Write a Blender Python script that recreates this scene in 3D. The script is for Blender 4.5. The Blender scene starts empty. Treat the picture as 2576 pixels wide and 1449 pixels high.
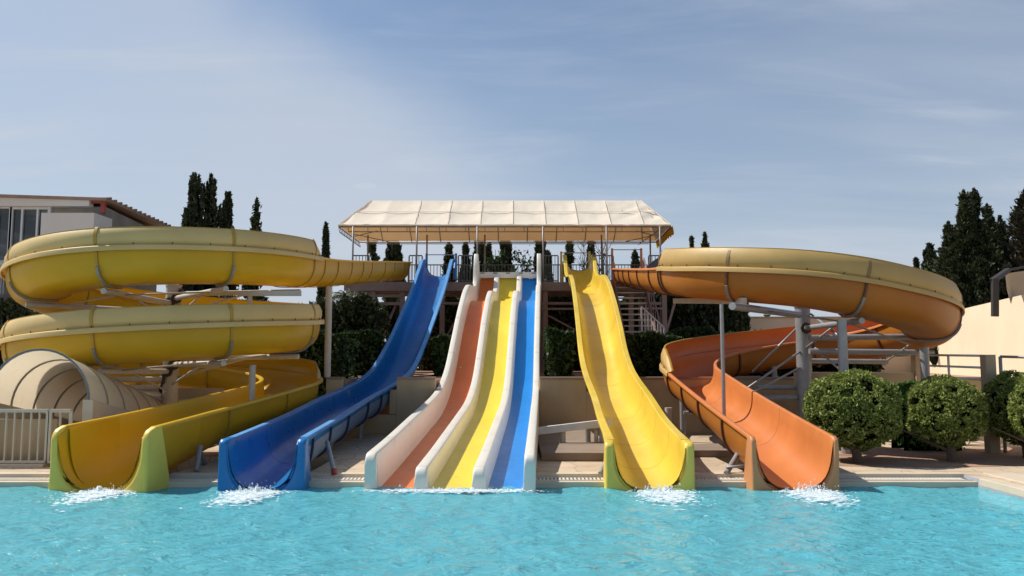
import bpy, bmesh, math, random
import numpy as np
from mathutils import Vector, Matrix, noise as mnoise
R = math.radians
scene = bpy.context.scene
COL = scene.collection
# ---------------------------------------------------------------- camera, sky, sun, exposure
PITCH = R(5.1); FPX = 2022.0; CAMZ = 1.65
cam = bpy.data.cameras.new('camera'); camo = bpy.data.objects.new('camera', cam); COL.objects.link(camo)
camo.location = (0, 0, CAMZ); camo.rotation_euler = (R(90) + PITCH, 0, 0)
cam.lens = 36.0 * FPX / 2576.0; cam.sensor_width = 36; cam.clip_end = 3000; cam.clip_start = 0.05
scene.camera = camo
SUNV = Vector((-.75, .26, 1.0)).normalized()
SUN_EL = math.asin(SUNV.z)
sun = bpy.data.lights.new('sun', 'SUN'); suno = bpy.data.objects.new('sun', sun); COL.objects.link(suno)
sun.energy = 5.0; sun.angle = R(.53); sun.color = (1.0, .94, .84)
suno.rotation_euler = SUNV.to_track_quat('Z', 'Y').to_euler(); suno.location = (-20, 10, 30)
world = bpy.data.worlds.new('World'); scene.world = world; world.use_nodes = True
nt = world.node_tree; nt.nodes.clear()
def N(nt, t, **k):
    n = nt.nodes.new(t)
    for a, v in k.items():
        if a.startswith('i_'): n.inputs[a[2:].replace('_', ' ')].default_value = v
        else: setattr(n, a, v)
    return n
wo = N(nt, 'ShaderNodeOutputWorld'); bg = N(nt, 'ShaderNodeBackground')
sky = N(nt, 'ShaderNodeTexSky'); sky.sky_type = 'NISHITA'; sky.sun_disc = False
sky.sun_elevation = SUN_EL; sky.sun_rotation = R(-65); sky.dust_density = 1.2; sky.ozone_density = 2.6; sky.air_density = 1.1
tc = N(nt, 'ShaderNodeTexCoord')
def link(a, b): a.id_data.links.new(a, b)
# cirrus: project the view direction onto a flat layer of air, then stretched noise
sep = N(nt, 'ShaderNodeSeparateXYZ'); link(tc.outputs['Generated'], sep.inputs[0])
mx = N(nt, 'ShaderNodeMath', operation='MAXIMUM'); link(sep.outputs['Z'], mx.inputs[0]); mx.inputs[1].default_value = .0
ad = N(nt, 'ShaderNodeMath', operation='ADD'); link(mx.outputs[0], ad.inputs[0]); ad.inputs[1].default_value = .12
dx = N(nt, 'ShaderNodeMath', operation='DIVIDE'); link(sep.outputs['X'], dx.inputs[0]); link(ad.outputs[0], dx.inputs[1])
dy = N(nt, 'ShaderNodeMath', operation='DIVIDE'); link(sep.outputs['Y'], dy.inputs[0]); link(ad.outputs[0], dy.inputs[1])
cb = N(nt, 'ShaderNodeCombineXYZ'); link(dx.outputs[0], cb.inputs[0]); link(dy.outputs[0], cb.inputs[1])
def cloud(rotz, scale, nscale, detail, rough, lo, hi, dist=.3, loc=(0, 0, 0)):
    mp = N(nt, 'ShaderNodeMapping'); mp.inputs['Rotation'].default_value = (0, 0, rotz); mp.inputs['Scale'].default_value = scale
    mp.inputs['Location'].default_value = loc
    link(cb.outputs[0], mp.inputs[0])
    no = N(nt, 'ShaderNodeTexNoise'); no.inputs['Scale'].default_value = nscale; no.inputs['Detail'].default_value = detail
    no.inputs['Roughness'].default_value = rough; no.inputs['Distortion'].default_value = dist
    link(mp.outputs[0], no.inputs['Vector'])
    mr = N(nt, 'ShaderNodeMapRange', interpolation_type='SMOOTHSTEP'); mr.inputs['From Min'].default_value = lo; mr.inputs['From Max'].default_value = hi
    link(no.outputs[0], mr.inputs['Value']); return mr.outputs[0]
c1 = cloud(R(52), (.28, 1.0, 1), .8, 6, .55, .42, .72, loc=(1.3, .4, 0))
c2 = cloud(R(20), (.5, 1.6, 1), 1.6, 8, .62, .45, .8, .8, loc=(4, 2, 0))
# one broad cirrus sheet over the left half of the sky whose edge runs down to the right
def M(op, a, b=None, c=None):
    m = N(nt, 'ShaderNodeMath', operation=op)
    for i, x in enumerate((a, b, c)):
        if x is None: continue
        if isinstance(x, (int, float)): m.inputs[i].default_value = x
        else: link(x, m.inputs[i])
    return m.outputs[0]
az = M('DIVIDE', sep.outputs['X'], M('MAXIMUM', sep.outputs['Y'], .05))
el = M('DIVIDE', sep.outputs['Z'], M('MAXIMUM', sep.outputs['Y'], .05))
wig = N(nt, 'ShaderNodeTexNoise'); wig.inputs['Scale'].default_value = 3; wig.inputs['Detail'].default_value = 7; wig.inputs['Roughness'].default_value = .6
link(tc.outputs['Generated'], wig.inputs['Vector'])
wv = M('MULTIPLY', M('SUBTRACT', wig.outputs[0], .5), .22)
edge = M('SUBTRACT', M('ADD', el, wv), M('SUBTRACT', .205, M('MULTIPLY', az, .72)))
below = N(nt, 'ShaderNodeMapRange', interpolation_type='SMOOTHSTEP'); below.inputs['From Min'].default_value = .11; below.inputs['From Max'].default_value = -.08
link(edge, below.inputs['Value'])
fade = N(nt, 'ShaderNodeMapRange', interpolation_type='SMOOTHSTEP'); fade.inputs['From Min'].default_value = -.45; fade.inputs['From Max'].default_value = 0.0
link(edge, fade.inputs['Value'])
leftm = N(nt, 'ShaderNodeMapRange', interpolation_type='SMOOTHSTEP'); leftm.inputs['From Min'].default_value = .2; leftm.inputs['From Max'].default_value = -.2
link(az, leftm.inputs['Value'])
band = M('MULTIPLY', M('MULTIPLY', below.outputs[0], M('ADD', M('MULTIPLY', fade.outputs[0], .6), .4)), M('ADD', M('MULTIPLY', leftm.outputs[0], .8), .2))
cs = M('ADD', M('ADD', M('MULTIPLY', c1, .36), M('MULTIPLY', c2, .32)), M('MULTIPLY', band, .50))
hz = N(nt, 'ShaderNodeMapRange'); hz.inputs['From Min'].default_value = .55; hz.inputs['From Max'].default_value = .0
hz.inputs['To Min'].default_value = -.14; hz.inputs['To Max'].default_value = .70; link(sep.outputs['Z'], hz.inputs['Value'])
# one tiny white puff left of the canopy
pr_ = M('ADD', M('POWER', M('DIVIDE', M('ADD', az, .187), .016), 2), M('POWER', M('DIVIDE', M('SUBTRACT', el, .2185), .0045), 2))
pn = N(nt, 'ShaderNodeTexNoise'); pn.inputs['Scale'].default_value = 90; pn.inputs['Detail'].default_value = 4; link(tc.outputs['Generated'], pn.inputs['Vector'])
puff = M('MULTIPLY', M('MAXIMUM', M('SUBTRACT', M('ADD', pn.outputs[0], .5), pr_), 0), .55)
fac = M('MINIMUM', M('MAXIMUM', M('ADD', M('ADD', cs, hz.outputs[0]), puff), .0), .96)
mixc = N(nt, 'ShaderNodeMix', data_type='RGBA'); link(fac, mixc.inputs[0])
tint = N(nt, 'ShaderNodeMix', data_type='RGBA', blend_type='MULTIPLY'); tint.inputs[0].default_value = 1; link(sky.outputs[0], tint.inputs[6]); tint.inputs[7].default_value = (.92, 1.0, 1.05, 1)
link(tint.outputs[2], mixc.inputs[6]); mixc.inputs[7].default_value = (5.75, 6.35, 7.3, 1)
link(mixc.outputs[2], bg.inputs[0]); bg.inputs['Strength'].default_value = .095
link(bg.outputs[0], wo.inputs[0])
scene.view_settings.view_transform = 'Standard'; scene.view_settings.look = 'None'
scene.view_settings.gamma = 1; scene.view_settings.exposure = .05
scene.render.engine = 'CYCLES'; scene.cycles.use_denoising = True
scene.cycles.max_bounces = 8; scene.cycles.transparent_max_bounces = 12
scene.cycles.caustics_reflective = False; scene.cycles.caustics_refractive = False

# ---------------------------------------------------------------- helpers
rng = random.Random(7); nr = np.random.default_rng(11)
def P(u, v, Y):
    a = (u - 1288) / FPX; b = (724.5 - v) / FPX
    t = Y / (math.cos(PITCH) - b * math.sin(PITCH))
    return Vector((a * t, Y, CAMZ + t * (math.sin(PITCH) + b * math.cos(PITCH))))
class MB:
    def __init__(s): s.v = []; s.f = []; s.sm = []
    def add(s, vs, fs, smooth=False):
        o = len(s.v); s.v += [Vector(v) for v in vs]
        s.f += [tuple(i + o for i in f) for f in fs]; s.sm += [smooth] * len(fs); return s
    def box(s, c, d, rz=0, taper=None):
        cx, cy, cz = c; hx, hy, hz_ = d[0] / 2, d[1] / 2, d[2] / 2
        co, si = math.cos(rz), math.sin(rz); vs = []
        for z in (-1, 1):
            for x, y in ((-1, -1), (1, -1), (1, 1), (-1, 1)):
                X, Y = x * hx, y * hy; vs.append((cx + X * co - Y * si, cy + X * si + Y * co, cz + z * hz_))
        return s.add(vs, [(3, 2, 1, 0), (4, 5, 6, 7), (0, 1, 5, 4), (1, 2, 6, 5), (2, 3, 7, 6), (3, 0, 4, 7)])
    def bar(s, a, b, w, h=None):           # rectangular bar between two points
        a = Vector(a); b = Vector(b); h = h or w; d = (b - a).normalized()
        up = Vector((0, 0, 1)) if abs(d.z) < .95 else Vector((0, 1, 0))
        l = d.cross(up).normalized(); u = l.cross(d).normalized(); vs = []
        for p in (a, b):
            for x, y in ((-1, -1), (1, -1), (1, 1), (-1, 1)): vs.append(p + l * x * w / 2 + u * y * h / 2)
        return s.add(vs, [(3, 2, 1, 0), (4, 5, 6, 7), (0, 1, 5, 4), (1, 2, 6, 5), (2, 3, 7, 6), (3, 0, 4, 7)])
    def tube(s, pts, r, n=12, caps=True):
        pts = [Vector(p) for p in pts]; rs = r if isinstance(r, (list, tuple)) else [r] * len(pts)
        vs = []; fs = []
        for i, p in enumerate(pts):
            d = (pts[min(i + 1, len(pts) - 1)] - pts[max(i - 1, 0)]).normalized()
            up = Vector((0, 0, 1)) if abs(d.z) < .9 else Vector((0, 1, 0))
            l = d.cross(up).normalized(); u = l.cross(d).normalized()
            for k in range(n):
                t = 2 * math.pi * k / n; vs.append(p + (l * math.cos(t) + u * math.sin(t)) * rs[i])
        for i in range(len(pts) - 1):
            for k in range(n): fs.append((i * n + k, i * n + (k + 1) % n, (i + 1) * n + (k + 1) % n, (i + 1) * n + k))
        s.add(vs, fs, True)
        if caps:
            o = len(s.v) - len(vs)
            s.f += [tuple(o + k for k in range(n))[::-1], tuple(o + (len(pts) - 1) * n + k for k in range(n))]; s.sm += [False, False]
        return s
    def loft(s, rings, caps=True, closed=True, smooth=True):
        n = len(rings[0]); vs = [v for r in rings for v in r]; fs = []
        for i in range(len(rings) - 1):
            for k in range(n if closed else n - 1):
                fs.append((i * n + k, i * n + (k + 1) % n, (i + 1) * n + (k + 1) % n, (i + 1) * n + k))
        s.add(vs, fs, smooth)
        return s
ORIG = {}
def finish(me, sharp=40, bevel=0):
    bm = bmesh.new(); bm.from_mesh(me)
    bmesh.ops.remove_doubles(bm, verts=bm.verts, dist=1e-5)
    bmesh.ops.recalc_face_normals(bm, faces=bm.faces)
    for e in bm.edges:
        e.smooth = not (len(e.link_faces) == 2 and e.calc_face_angle(0) > R(sharp))
    bm.to_mesh(me); bm.free()
def build(mb, name, mat, parent=None, loc=None, sharp=40, recalc=True, label=None):
    if parent is not None: o0 = ORIG[parent.name]
    else: o0 = Vector(loc) if loc is not None else Vector((0, 0, 0))
    me = bpy.data.meshes.new(name)
    me.from_pydata([tuple(v - o0) for v in mb.v], [], mb.f)
    me.polygons.foreach_set('use_smooth', mb.sm[:len(me.polygons)])
    me.update()
    if recalc: finish(me, sharp)
    me.materials.append(mat)
    o = bpy.data.objects.new(name, me); COL.objects.link(o)
    if parent is not None: o.parent = parent
    else: o.location = o0
    ORIG[o.name] = o0
    if label: o['label'] = label
    return o
def bev(o, w=.006, seg=2):
    m = o.modifiers.new('bevel', 'BEVEL'); m.width = w; m.segments = seg; m.limit_method = 'ANGLE'; m.angle_limit = R(50); return o
def tag(o, label, cat, group=None, kind=None):
    if label: o['label'] = label
    if cat: o['category'] = cat
    if group: o['group'] = group
    if kind: o['kind'] = kind
    return o
def thing(name, label, cat, loc, group=None):
    o = bpy.data.objects.new(name, None); COL.objects.link(o); o.location = loc; o.empty_display_size = .2
    ORIG[o.name] = Vector(loc); return tag(o, label, cat, group)
def struct(o): o['kind'] = 'structure'; return o

# ---------------------------------------------------------------- materials
def newmat(name):
    m = bpy.data.materials.new(name); m.use_nodes = True; nt = m.node_tree; nt.nodes.clear()
    out = N(nt, 'ShaderNodeOutputMaterial'); b = N(nt, 'ShaderNodeBsdfPrincipled'); link(b.outputs[0], out.inputs[0])
    return m, nt, out, b
def mat(name, col, rough=.5, var=.15, scale=2.0, bump=.0, bscale=30, metallic=0, transl=0, spec=.5, stretch=(1, 1, 1), col2=None, coat=0, tcol=None):
    m, nt, out, b = newmat(name)
    tc = N(nt, 'ShaderNodeTexCoord'); mp = N(nt, 'ShaderNodeMapping'); mp.inputs['Scale'].default_value = stretch
    link(tc.outputs['Object'], mp.inputs[0])
    n1 = N(nt, 'ShaderNodeTexNoise'); n1.inputs['Scale'].default_value = scale; n1.inputs['Detail'].default_value = 6; n1.inputs['Roughness'].default_value = .6
    link(mp.outputs[0], n1.inputs['Vector'])
    cr = N(nt, 'ShaderNodeValToRGB'); link(n1.outputs[0], cr.inputs[0])
    c2 = col2 or tuple(c * (1 - var) for c in col)
    c3 = tuple(min(1, c * (1 + var * .6)) for c in col)
    cr.color_ramp.elements[0].position = .3; cr.color_ramp.elements[0].color = (*c2, 1)
    cr.color_ramp.elements[1].position = .7; cr.color_ramp.elements[1].color = (*c3, 1)
    link(cr.outputs[0], b.inputs['Base Color']); b.inputs['Metallic'].default_value = metallic
    mr = N(nt, 'ShaderNodeMapRange'); mr.inputs['To Min'].default_value = max(0.02, rough - .1); mr.inputs['To Max'].default_value = min(1, rough + .12)
    n2 = N(nt, 'ShaderNodeTexNoise'); n2.inputs['Scale'].default_value = scale * 4; link(tc.outputs['Object'], n2.inputs['Vector'])
    link(n2.outputs[0], mr.inputs['Value']); link(mr.outputs[0], b.inputs['Roughness'])
    b.inputs['Specular IOR Level'].default_value = spec; b.inputs['Coat Weight'].default_value = coat
    if bump:
        n3 = N(nt, 'ShaderNodeTexNoise'); n3.inputs['Scale'].default_value = bscale; n3.inputs['Detail'].default_value = 5
        link(tc.outputs['Object'], n3.inputs['Vector'])
        bp = N(nt, 'ShaderNodeBump'); bp.inputs['Strength'].default_value = bump; bp.inputs['Distance'].default_value = .02
        link(n3.outputs[0], bp.inputs['Height']); link(bp.outputs[0], b.inputs['Normal'])
    if transl:
        t = N(nt, 'ShaderNodeBsdfTranslucent')
        if tcol: t.inputs[0].default_value = (*tcol, 1)
        else: link(cr.outputs[0], t.inputs[0])
        ms = N(nt, 'ShaderNodeMixShader'); ms.inputs[0].default_value = transl
        link(b.outputs[0], ms.inputs[1]); link(t.outputs[0], ms.inputs[2]); link(ms.outputs[0], out.inputs[0])
    return m
Ms = {}
Ms['yel_shell'] = mat('yellow spiral gelcoat', (.76, .49, .02), .36, .10, .8, .04, 20, transl=.28, tcol=(.86, .62, .03))
Ms['yel_out'] = mat('golden outer shell', (.68, .43, .02), .36, .12, 1.0, .05, 20, transl=.24, tcol=(.9, .62, .03), spec=.35)
Ms['ye_end'] = mat('weathered shade toned yellow gelcoat', (.80, .57, .09), .4, .12, 2.0, .04, 20)  # end plates duller: weathering plus water-lit shade put into the colour
Ms['or_end'] = mat('dull orange gelcoat', (.60, .25, .10), .4, .12, 2.0, .04, 20)  # slightly browner orange for the exit plate
Ms['or_out'] = mat('amber brown outer shell', (.44, .155, .022), .42, .15, 1.0, .05, 20, transl=.08, spec=.35)
Ms['yel_faded'] = mat('faded khaki yellow gelcoat', (.64, .46, .18), .5, .10, 1.2, .04, 25, transl=.05)
Ms['yel_slide'] = mat('lemon yellow gelcoat', (.86, .62, .07), .33, .14, 1.0, .05, 18, transl=.15, coat=.2)
Ms['blue'] = mat('blue gelcoat', (.006, .17, .46), .30, .16, 1.0, .05, 18, transl=.06)
Ms['blue_pale'] = mat('sunlit blue gelcoat', (.09, .30, .62), .5, .2, 2.0, .05, 18)  # paler copy of the blue: sunlight on the rims put into colour
Ms['blue_out'] = mat('chalky blue outer shell', (.17, .24, .36), .6, .15, 1.5, .05, 18)
Ms['blue_rib'] = mat('dark blue rib', (.006, .03, .11), .5, .15)
Ms['white'] = mat('white gelcoat', (.80, .755, .665), .35, .06, 1.5, .05, 18, transl=.06, coat=.1)
Ms['lane_or'] = mat('orange lane gelcoat', (.76, .18, .03), .34, .14, 1.5, .3, 14, spec=.35, stretch=(1, .5, .5))
Ms['lane_ye'] = mat('yellow lane gelcoat', (.82, .62, .05), .32, .12, 1.5, .3, 14, stretch=(1, .5, .5))
Ms['lane_bl'] = mat('blue lane gelcoat', (.012, .21, .62), .32, .14, 1.5, .3, 14, spec=.35, stretch=(1, .5, .5))
Ms['or_shell'] = mat('orange gelcoat', (.64, .215, .06), .36, .14, 1.0, .04, 20, transl=.10, tcol=(.85, .26, .03))
Ms['or_faded'] = mat('faded tan yellow gelcoat', (.50, .33, .11), .5, .1, 1.2, .04, 25, transl=.05)
Ms['or_rib'] = mat('dark brown rib', (.11, .035, .015), .5, .15)
Ms['or_seam'] = mat('brown orange seam', (.34, .12, .04), .5, .15)
Ms['ye_rib'] = mat('ochre joint flange', (.42, .25, .03), .5, .2)
Ms['galv'] = mat('galvanised steel', (.33, .33, .335), .45, .15, 6, .05, 60, metallic=.35)
Ms['cradle'] = mat('dull grey steel', (.24, .24, .235), .5, .15, 6, metallic=.2)
Ms['cream_pole'] = mat('cream painted steel', (.50, .45, .38), .5, .12, 5, .05, 60)
Ms['tower'] = mat('pinkish brown painted steel', (.30, .21, .18), .55, .18, 5, .05, 60)
Ms['darkrail'] = mat('dark railing paint', (.12, .11, .11), .5, .15, 5)
Ms['whiterail'] = mat('white railing paint', (.70, .70, .68), .45, .1, 5)
Ms['canopy'] = mat('cream canvas', (.86, .78, .65), .8, .05, 1.5, .25, 6, transl=.17, spec=.2, tcol=(.80, .42, .15))
Ms['valance'] = mat('yellow canvas valance', (.75, .45, .02), .8, .1, 3, transl=.3)
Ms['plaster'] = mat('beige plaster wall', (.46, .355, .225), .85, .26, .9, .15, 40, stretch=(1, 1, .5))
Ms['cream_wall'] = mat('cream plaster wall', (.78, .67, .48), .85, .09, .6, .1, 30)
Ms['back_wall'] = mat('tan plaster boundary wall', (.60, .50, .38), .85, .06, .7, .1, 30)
Ms['bld_white'] = mat('off white render', (.62, .60, .57), .85, .05, .7, .08, 30)
Ms['bld_grey'] = mat('stained grey concrete', (.27, .25, .22), .9, .3, 1.2, .15, 12)
Ms['red_paint'] = mat('red oxide paint', (.32, .06, .04), .6, .2, 4)
Ms['tile'] = mat('terracotta roof edge', (.30, .20, .15), .8, .2, 4, .2, 20)
Ms['frame_w'] = mat('window frame white', (.60, .62, .63), .4, .05)
Ms['vault'] = mat('beige polycarbonate sheet', (.82, .76, .65), .3, .06, 1.5, .03, 15, transl=.60, coat=.2, tcol=(.92, .86, .75))
Ms['vault_rib'] = mat('taupe vault rib', (.36, .31, .25), .5, .12)
Ms['fence_p'] = mat('beige fence paint', (.60, .52, .41), .5, .1, 5)
Ms['bark'] = mat('grey brown bark', (.12, .085, .06), .95, .3, 8, .6, 25, stretch=(1, 1, .3))
Ms['soil'] = mat('reddish bare soil', (.40, .235, .155), .95, .2, 3, .5, 25)
Ms['coping'] = mat('pale pool coping stone', (.60, .50, .38), .7, .1, 3, .15, 40)
Ms['grate'] = mat('white plastic grate', (.72, .68, .60), .5, .08, 8)
Ms['slot'] = mat('dark drain channel', (.05, .045, .04), .8, .1)
Ms['concrete'] = mat('brown grey concrete', (.25, .19, .145), .9, .2, 2, .2, 30)
Ms['poolfloor'] = mat('pale blue pool lining', (.14, .66, .78), .6, .08, 1.2)
Ms['dark_post'] = mat('dark brown post', (.035, .028, .025), .6, .2)
Ms['awn'] = mat('beige awning cloth', (.55, .46, .36), .85, .1, 2, .2, 8, transl=.2)
Ms['bolt'] = mat('rusty dark bolt', (.06, .035, .02), .7, .2)
def glassmat():
    m, nt, out, b = newmat('dim window glass')
    tc = N(nt, 'ShaderNodeTexCoord'); n1 = N(nt, 'ShaderNodeTexNoise'); n1.inputs['Scale'].default_value = .8
    mp = N(nt, 'ShaderNodeMapping'); mp.inputs['Scale'].default_value = (.6, 1, 2.5); link(tc.outputs['Object'], mp.inputs[0]); link(mp.outputs[0], n1.inputs['Vector'])
    cr = N(nt, 'ShaderNodeValToRGB'); cr.color_ramp.elements[0].color = (.03, .04, .045, 1); cr.color_ramp.elements[1].color = (.14, .15, .15, 1)
    cr.color_ramp.elements[0].position = .4; cr.color_ramp.elements[1].position = .7
    link(n1.outputs[0], cr.inputs[0]); link(cr.outputs[0], b.inputs['Base Color']); b.inputs['Roughness'].default_value = .08
    return m
Ms['glass'] = glassmat()
def leafmat(name, dark, mid, light, transl=.25):
    m, nt, out, b = newmat(name)
    g = N(nt, 'ShaderNodeNewGeometry'); cr = N(nt, 'ShaderNodeValToRGB'); link(g.outputs['Random Per Island'], cr.inputs[0])
    e = cr.color_ramp.elements; e[0].color = (*dark, 1); e[1].color = (*light, 1); x = e.new(.55); x.color = (*mid, 1)
    link(cr.outputs[0], b.inputs['Base Color']); b.inputs['Roughness'].default_value = .55; b.inputs['Specular IOR Level'].default_value = .3
    t = N(nt, 'ShaderNodeBsdfTranslucent'); link(cr.outputs[0], t.inputs[0])
    ms = N(nt, 'ShaderNodeMixShader'); ms.inputs[0].default_value = transl
    link(b.outputs[0], ms.inputs[1]); link(t.outputs[0], ms.inputs[2]); link(ms.outputs[0], out.inputs[0]); return m
Ms['cypress'] = leafmat('cypress foliage', (.016, .025, .011), (.038, .054, .022), (.095, .11, .05), .15)
Ms['cypress2'] = leafmat('brownish conifer foliage', (.016, .018, .010), (.036, .038, .020), (.075, .065, .040), .1)
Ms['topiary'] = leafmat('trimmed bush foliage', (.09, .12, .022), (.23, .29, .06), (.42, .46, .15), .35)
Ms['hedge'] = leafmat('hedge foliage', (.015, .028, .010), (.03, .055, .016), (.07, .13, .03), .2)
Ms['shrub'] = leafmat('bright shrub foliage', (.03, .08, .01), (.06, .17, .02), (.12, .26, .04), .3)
Ms['palm'] = leafmat('grey green fronds', (.04, .05, .03), (.09, .11, .06), (.2, .2, .11), .2)
Ms['core'] = mat('dark core filler', (.010, .013, .007), 1, .3, 3, spec=0)  # filler for solid cores added inside the foliage to block light
# deck: crazy paving
def deckmat():
    m, nt, out, b = newmat('tan crazy paving')
    tc = N(nt, 'ShaderNodeTexCoord')
    v = N(nt, 'ShaderNodeTexVoronoi', feature='DISTANCE_TO_EDGE'); v.inputs['Scale'].default_value = 2.2; v.inputs['Randomness'].default_value = 1
    wn = N(nt, 'ShaderNodeTexNoise'); wn.inputs['Scale'].default_value = 3; link(tc.outputs['Object'], wn.inputs['Vector'])
    mxv = N(nt, 'ShaderNodeMix', data_type='VECTOR'); mxv.inputs[0].default_value = .12; link(tc.outputs['Object'], mxv.inputs[4]); link(wn.outputs['Color'], mxv.inputs[5])
    link(mxv.outputs[1], v.inputs['Vector'])
    vc = N(nt, 'ShaderNodeTexVoronoi'); vc.inputs['Scale'].default_value = 2.2; link(mxv.outputs[1], vc.inputs['Vector'])
    cr = N(nt, 'ShaderNodeValToRGB'); cr.color_ramp.elements[0].position = .0; cr.color_ramp.elements[1].position = .035
    cr.color_ramp.elements[0].color = (.36, .27, .19, 1); cr.color_ramp.elements[1].color = (.56, .44, .31, 1)
    link(v.outputs['Distance'], cr.inputs[0])
    hs = N(nt, 'ShaderNodeMix', data_type='RGBA', blend_type='MULTIPLY'); hs.inputs[0].default_value = .35
    link(cr.outputs[0], hs.inputs[6])
    bw = N(nt, 'ShaderNodeMapRange'); bw.inputs['To Min'].default_value = .75; bw.inputs['To Max'].default_value = 1.1
    link(vc.outputs['Color'], bw.inputs['Value']); link(bw.outputs[0], hs.inputs[7])
    n2 = N(nt, 'ShaderNodeTexNoise'); n2.inputs['Scale'].default_value = 1.1; n2.inputs['Detail'].default_value = 8; link(tc.outputs['Object'], n2.inputs['Vector'])
    m2 = N(nt, 'ShaderNodeMix', data_type='RGBA', blend_type='MULTIPLY'); m2.inputs[0].default_value = 1
    r2 = N(nt, 'ShaderNodeMapRange'); r2.inputs['From Min'].default_value = .3; r2.inputs['From Max'].default_value = .7; r2.inputs['To Min'].default_value = .82; r2.inputs['To Max'].default_value = 1.1
    link(n2.outputs[0], r2.inputs['Value']); link(hs.outputs[2], m2.inputs[6]); link(r2.outputs[0], m2.inputs[7])
    link(m2.outputs[2], b.inputs['Base Color']); b.inputs['Roughness'].default_value = .85
    bp = N(nt, 'ShaderNodeBump'); bp.inputs['Strength'].default_value = .4; bp.inputs['Distance'].default_value = .01; link(v.outputs['Distance'], bp.inputs['Height']); link(bp.outputs[0], b.inputs['Normal'])
    return m
Ms['deck'] = deckmat()
def watermat():
    m = bpy.data.materials.new('pool water'); m.use_nodes = True; nt = m.node_tree; nt.nodes.clear()
    out = N(nt, 'ShaderNodeOutputMaterial'); tc = N(nt, 'ShaderNodeTexCoord')
    def ns(s, st, d=4, di=.0):
        mp = N(nt, 'ShaderNodeMapping'); mp.inputs['Scale'].default_value = st; link(tc.outputs['Object'], mp.inputs[0])
        n = N(nt, 'ShaderNodeTexNoise'); n.inputs['Scale'].default_value = s; n.inputs['Detail'].default_value = d; n.inputs['Distortion'].default_value = di
        link(mp.outputs[0], n.inputs['Vector']); return n.outputs[0]
    a = ns(5, (.8, 1.3, 1), 5, 1.2); c = ns(14, (.7, 1.4, 1), 4, .8)
    h = N(nt, 'ShaderNodeMath', operation='MULTIPLY_ADD'); link(c, h.inputs[0]); h.inputs[1].default_value = .35; link(a, h.inputs[2])
    bp = N(nt, 'ShaderNodeBump'); bp.inputs['Strength'].default_value = .9; bp.inputs['Distance'].default_value = .068; link(h.outputs[0], bp.inputs['Height'])
    tr = N(nt, 'ShaderNodeBsdfTransparent'); tr.inputs[0].default_value = (.45, .88, .94, 1)
    df = N(nt, 'ShaderNodeBsdfDiffuse'); df.inputs[0].default_value = (.17, .66, .78, 1); link(bp.outputs[0], df.inputs['Normal'])
    body = N(nt, 'ShaderNodeMixShader'); body.inputs[0].default_value = .60; link(tr.outputs[0], body.inputs[1]); link(df.outputs[0], body.inputs[2])
    gl = N(nt, 'ShaderNodeBsdfGlossy'); gl.inputs['Roughness'].default_value = .06; link(bp.outputs[0], gl.inputs['Normal'])
    fr = N(nt, 'ShaderNodeFresnel'); fr.inputs['IOR'].default_value = 1.33; link(bp.outputs[0], fr.inputs['Normal'])
    ms = N(nt, 'ShaderNodeMixShader'); link(fr.outputs[0], ms.inputs[0]); link(body.outputs[0], ms.inputs[1]); link(gl.outputs[0], ms.inputs[2])
    link(ms.outputs[0], out.inputs[0]); return m
Ms['water'] = watermat()
def foammat():
    m = bpy.data.materials.new('white foam'); m.use_nodes = True; nt = m.node_tree; nt.nodes.clear()
    out = N(nt, 'ShaderNodeOutputMaterial'); b = N(nt, 'ShaderNodeBsdfPrincipled'); b.inputs['Base Color'].default_value = (.80, .90, .94, 1); b.inputs['Roughness'].default_value = .35
    tc = N(nt, 'ShaderNodeTexCoord'); mp = N(nt, 'ShaderNodeMapping'); mp.inputs['Scale'].default_value = (.55, 1.3, 1); link(tc.outputs['Object'], mp.inputs[0])
    n1 = N(nt, 'ShaderNodeTexNoise'); n1.inputs['Scale'].default_value = 22; n1.inputs['Detail'].default_value = 6; n1.inputs['Roughness'].default_value = .7; link(mp.outputs[0], n1.inputs['Vector'])
    mr = N(nt, 'ShaderNodeMapRange'); mr.inputs['From Min'].default_value = .37; mr.inputs['From Max'].default_value = .60; mr.inputs['To Min'].default_value = .05; mr.inputs['To Max'].default_value = .95; link(n1.outputs[0], mr.inputs['Value'])
    t = N(nt, 'ShaderNodeBsdfTransparent'); ms = N(nt, 'ShaderNodeMixShader'); link(mr.outputs[0], ms.inputs[0]); link(t.outputs[0], ms.inputs[1]); link(b.outputs[0], ms.inputs[2])
    link(ms.outputs[0], out.inputs[0]); return m
Ms['foam'] = foammat()

# ---------------------------------------------------------------- ground, pool, deck
WZ = -.12; PX0, PX1, PY0, PY1 = -16.0, 6.5, 1.2, 11.42
def rect(x0, y0, x1, y1, z, z1=None):
    return MB().add([(x0, y0, z), (x1, y0, z), (x1, y1, z), (x0, y1, z)], [(0, 1, 2, 3)])
g = MB()
for (x0, y0, x1, y1) in ((-60, -30, PX0, 24), (PX1, -30, 60, 18.35), (PX0, -30, PX1, PY0), (PX0, 14.0, PX1, 18.35), (PX0, 18.35, -4.16, 24), (-60, 24, -4.16, 60)):
    o = len(g.v); g.add([(x0, y0, 0), (x1, y0, 0), (x1, y1, 0), (x0, y1, 0)], [(0, 1, 2, 3)])
NOTCH = [(-6.08, -4.92), (-3.88, -2.98), (-1.88, .28), (1.47, 2.33), (3.44, 4.30)]
SEG = []; cur = PX0
for a, b_ in NOTCH: SEG.append((cur, a)); cur = b_
SEG.append((cur, PX1))
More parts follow.
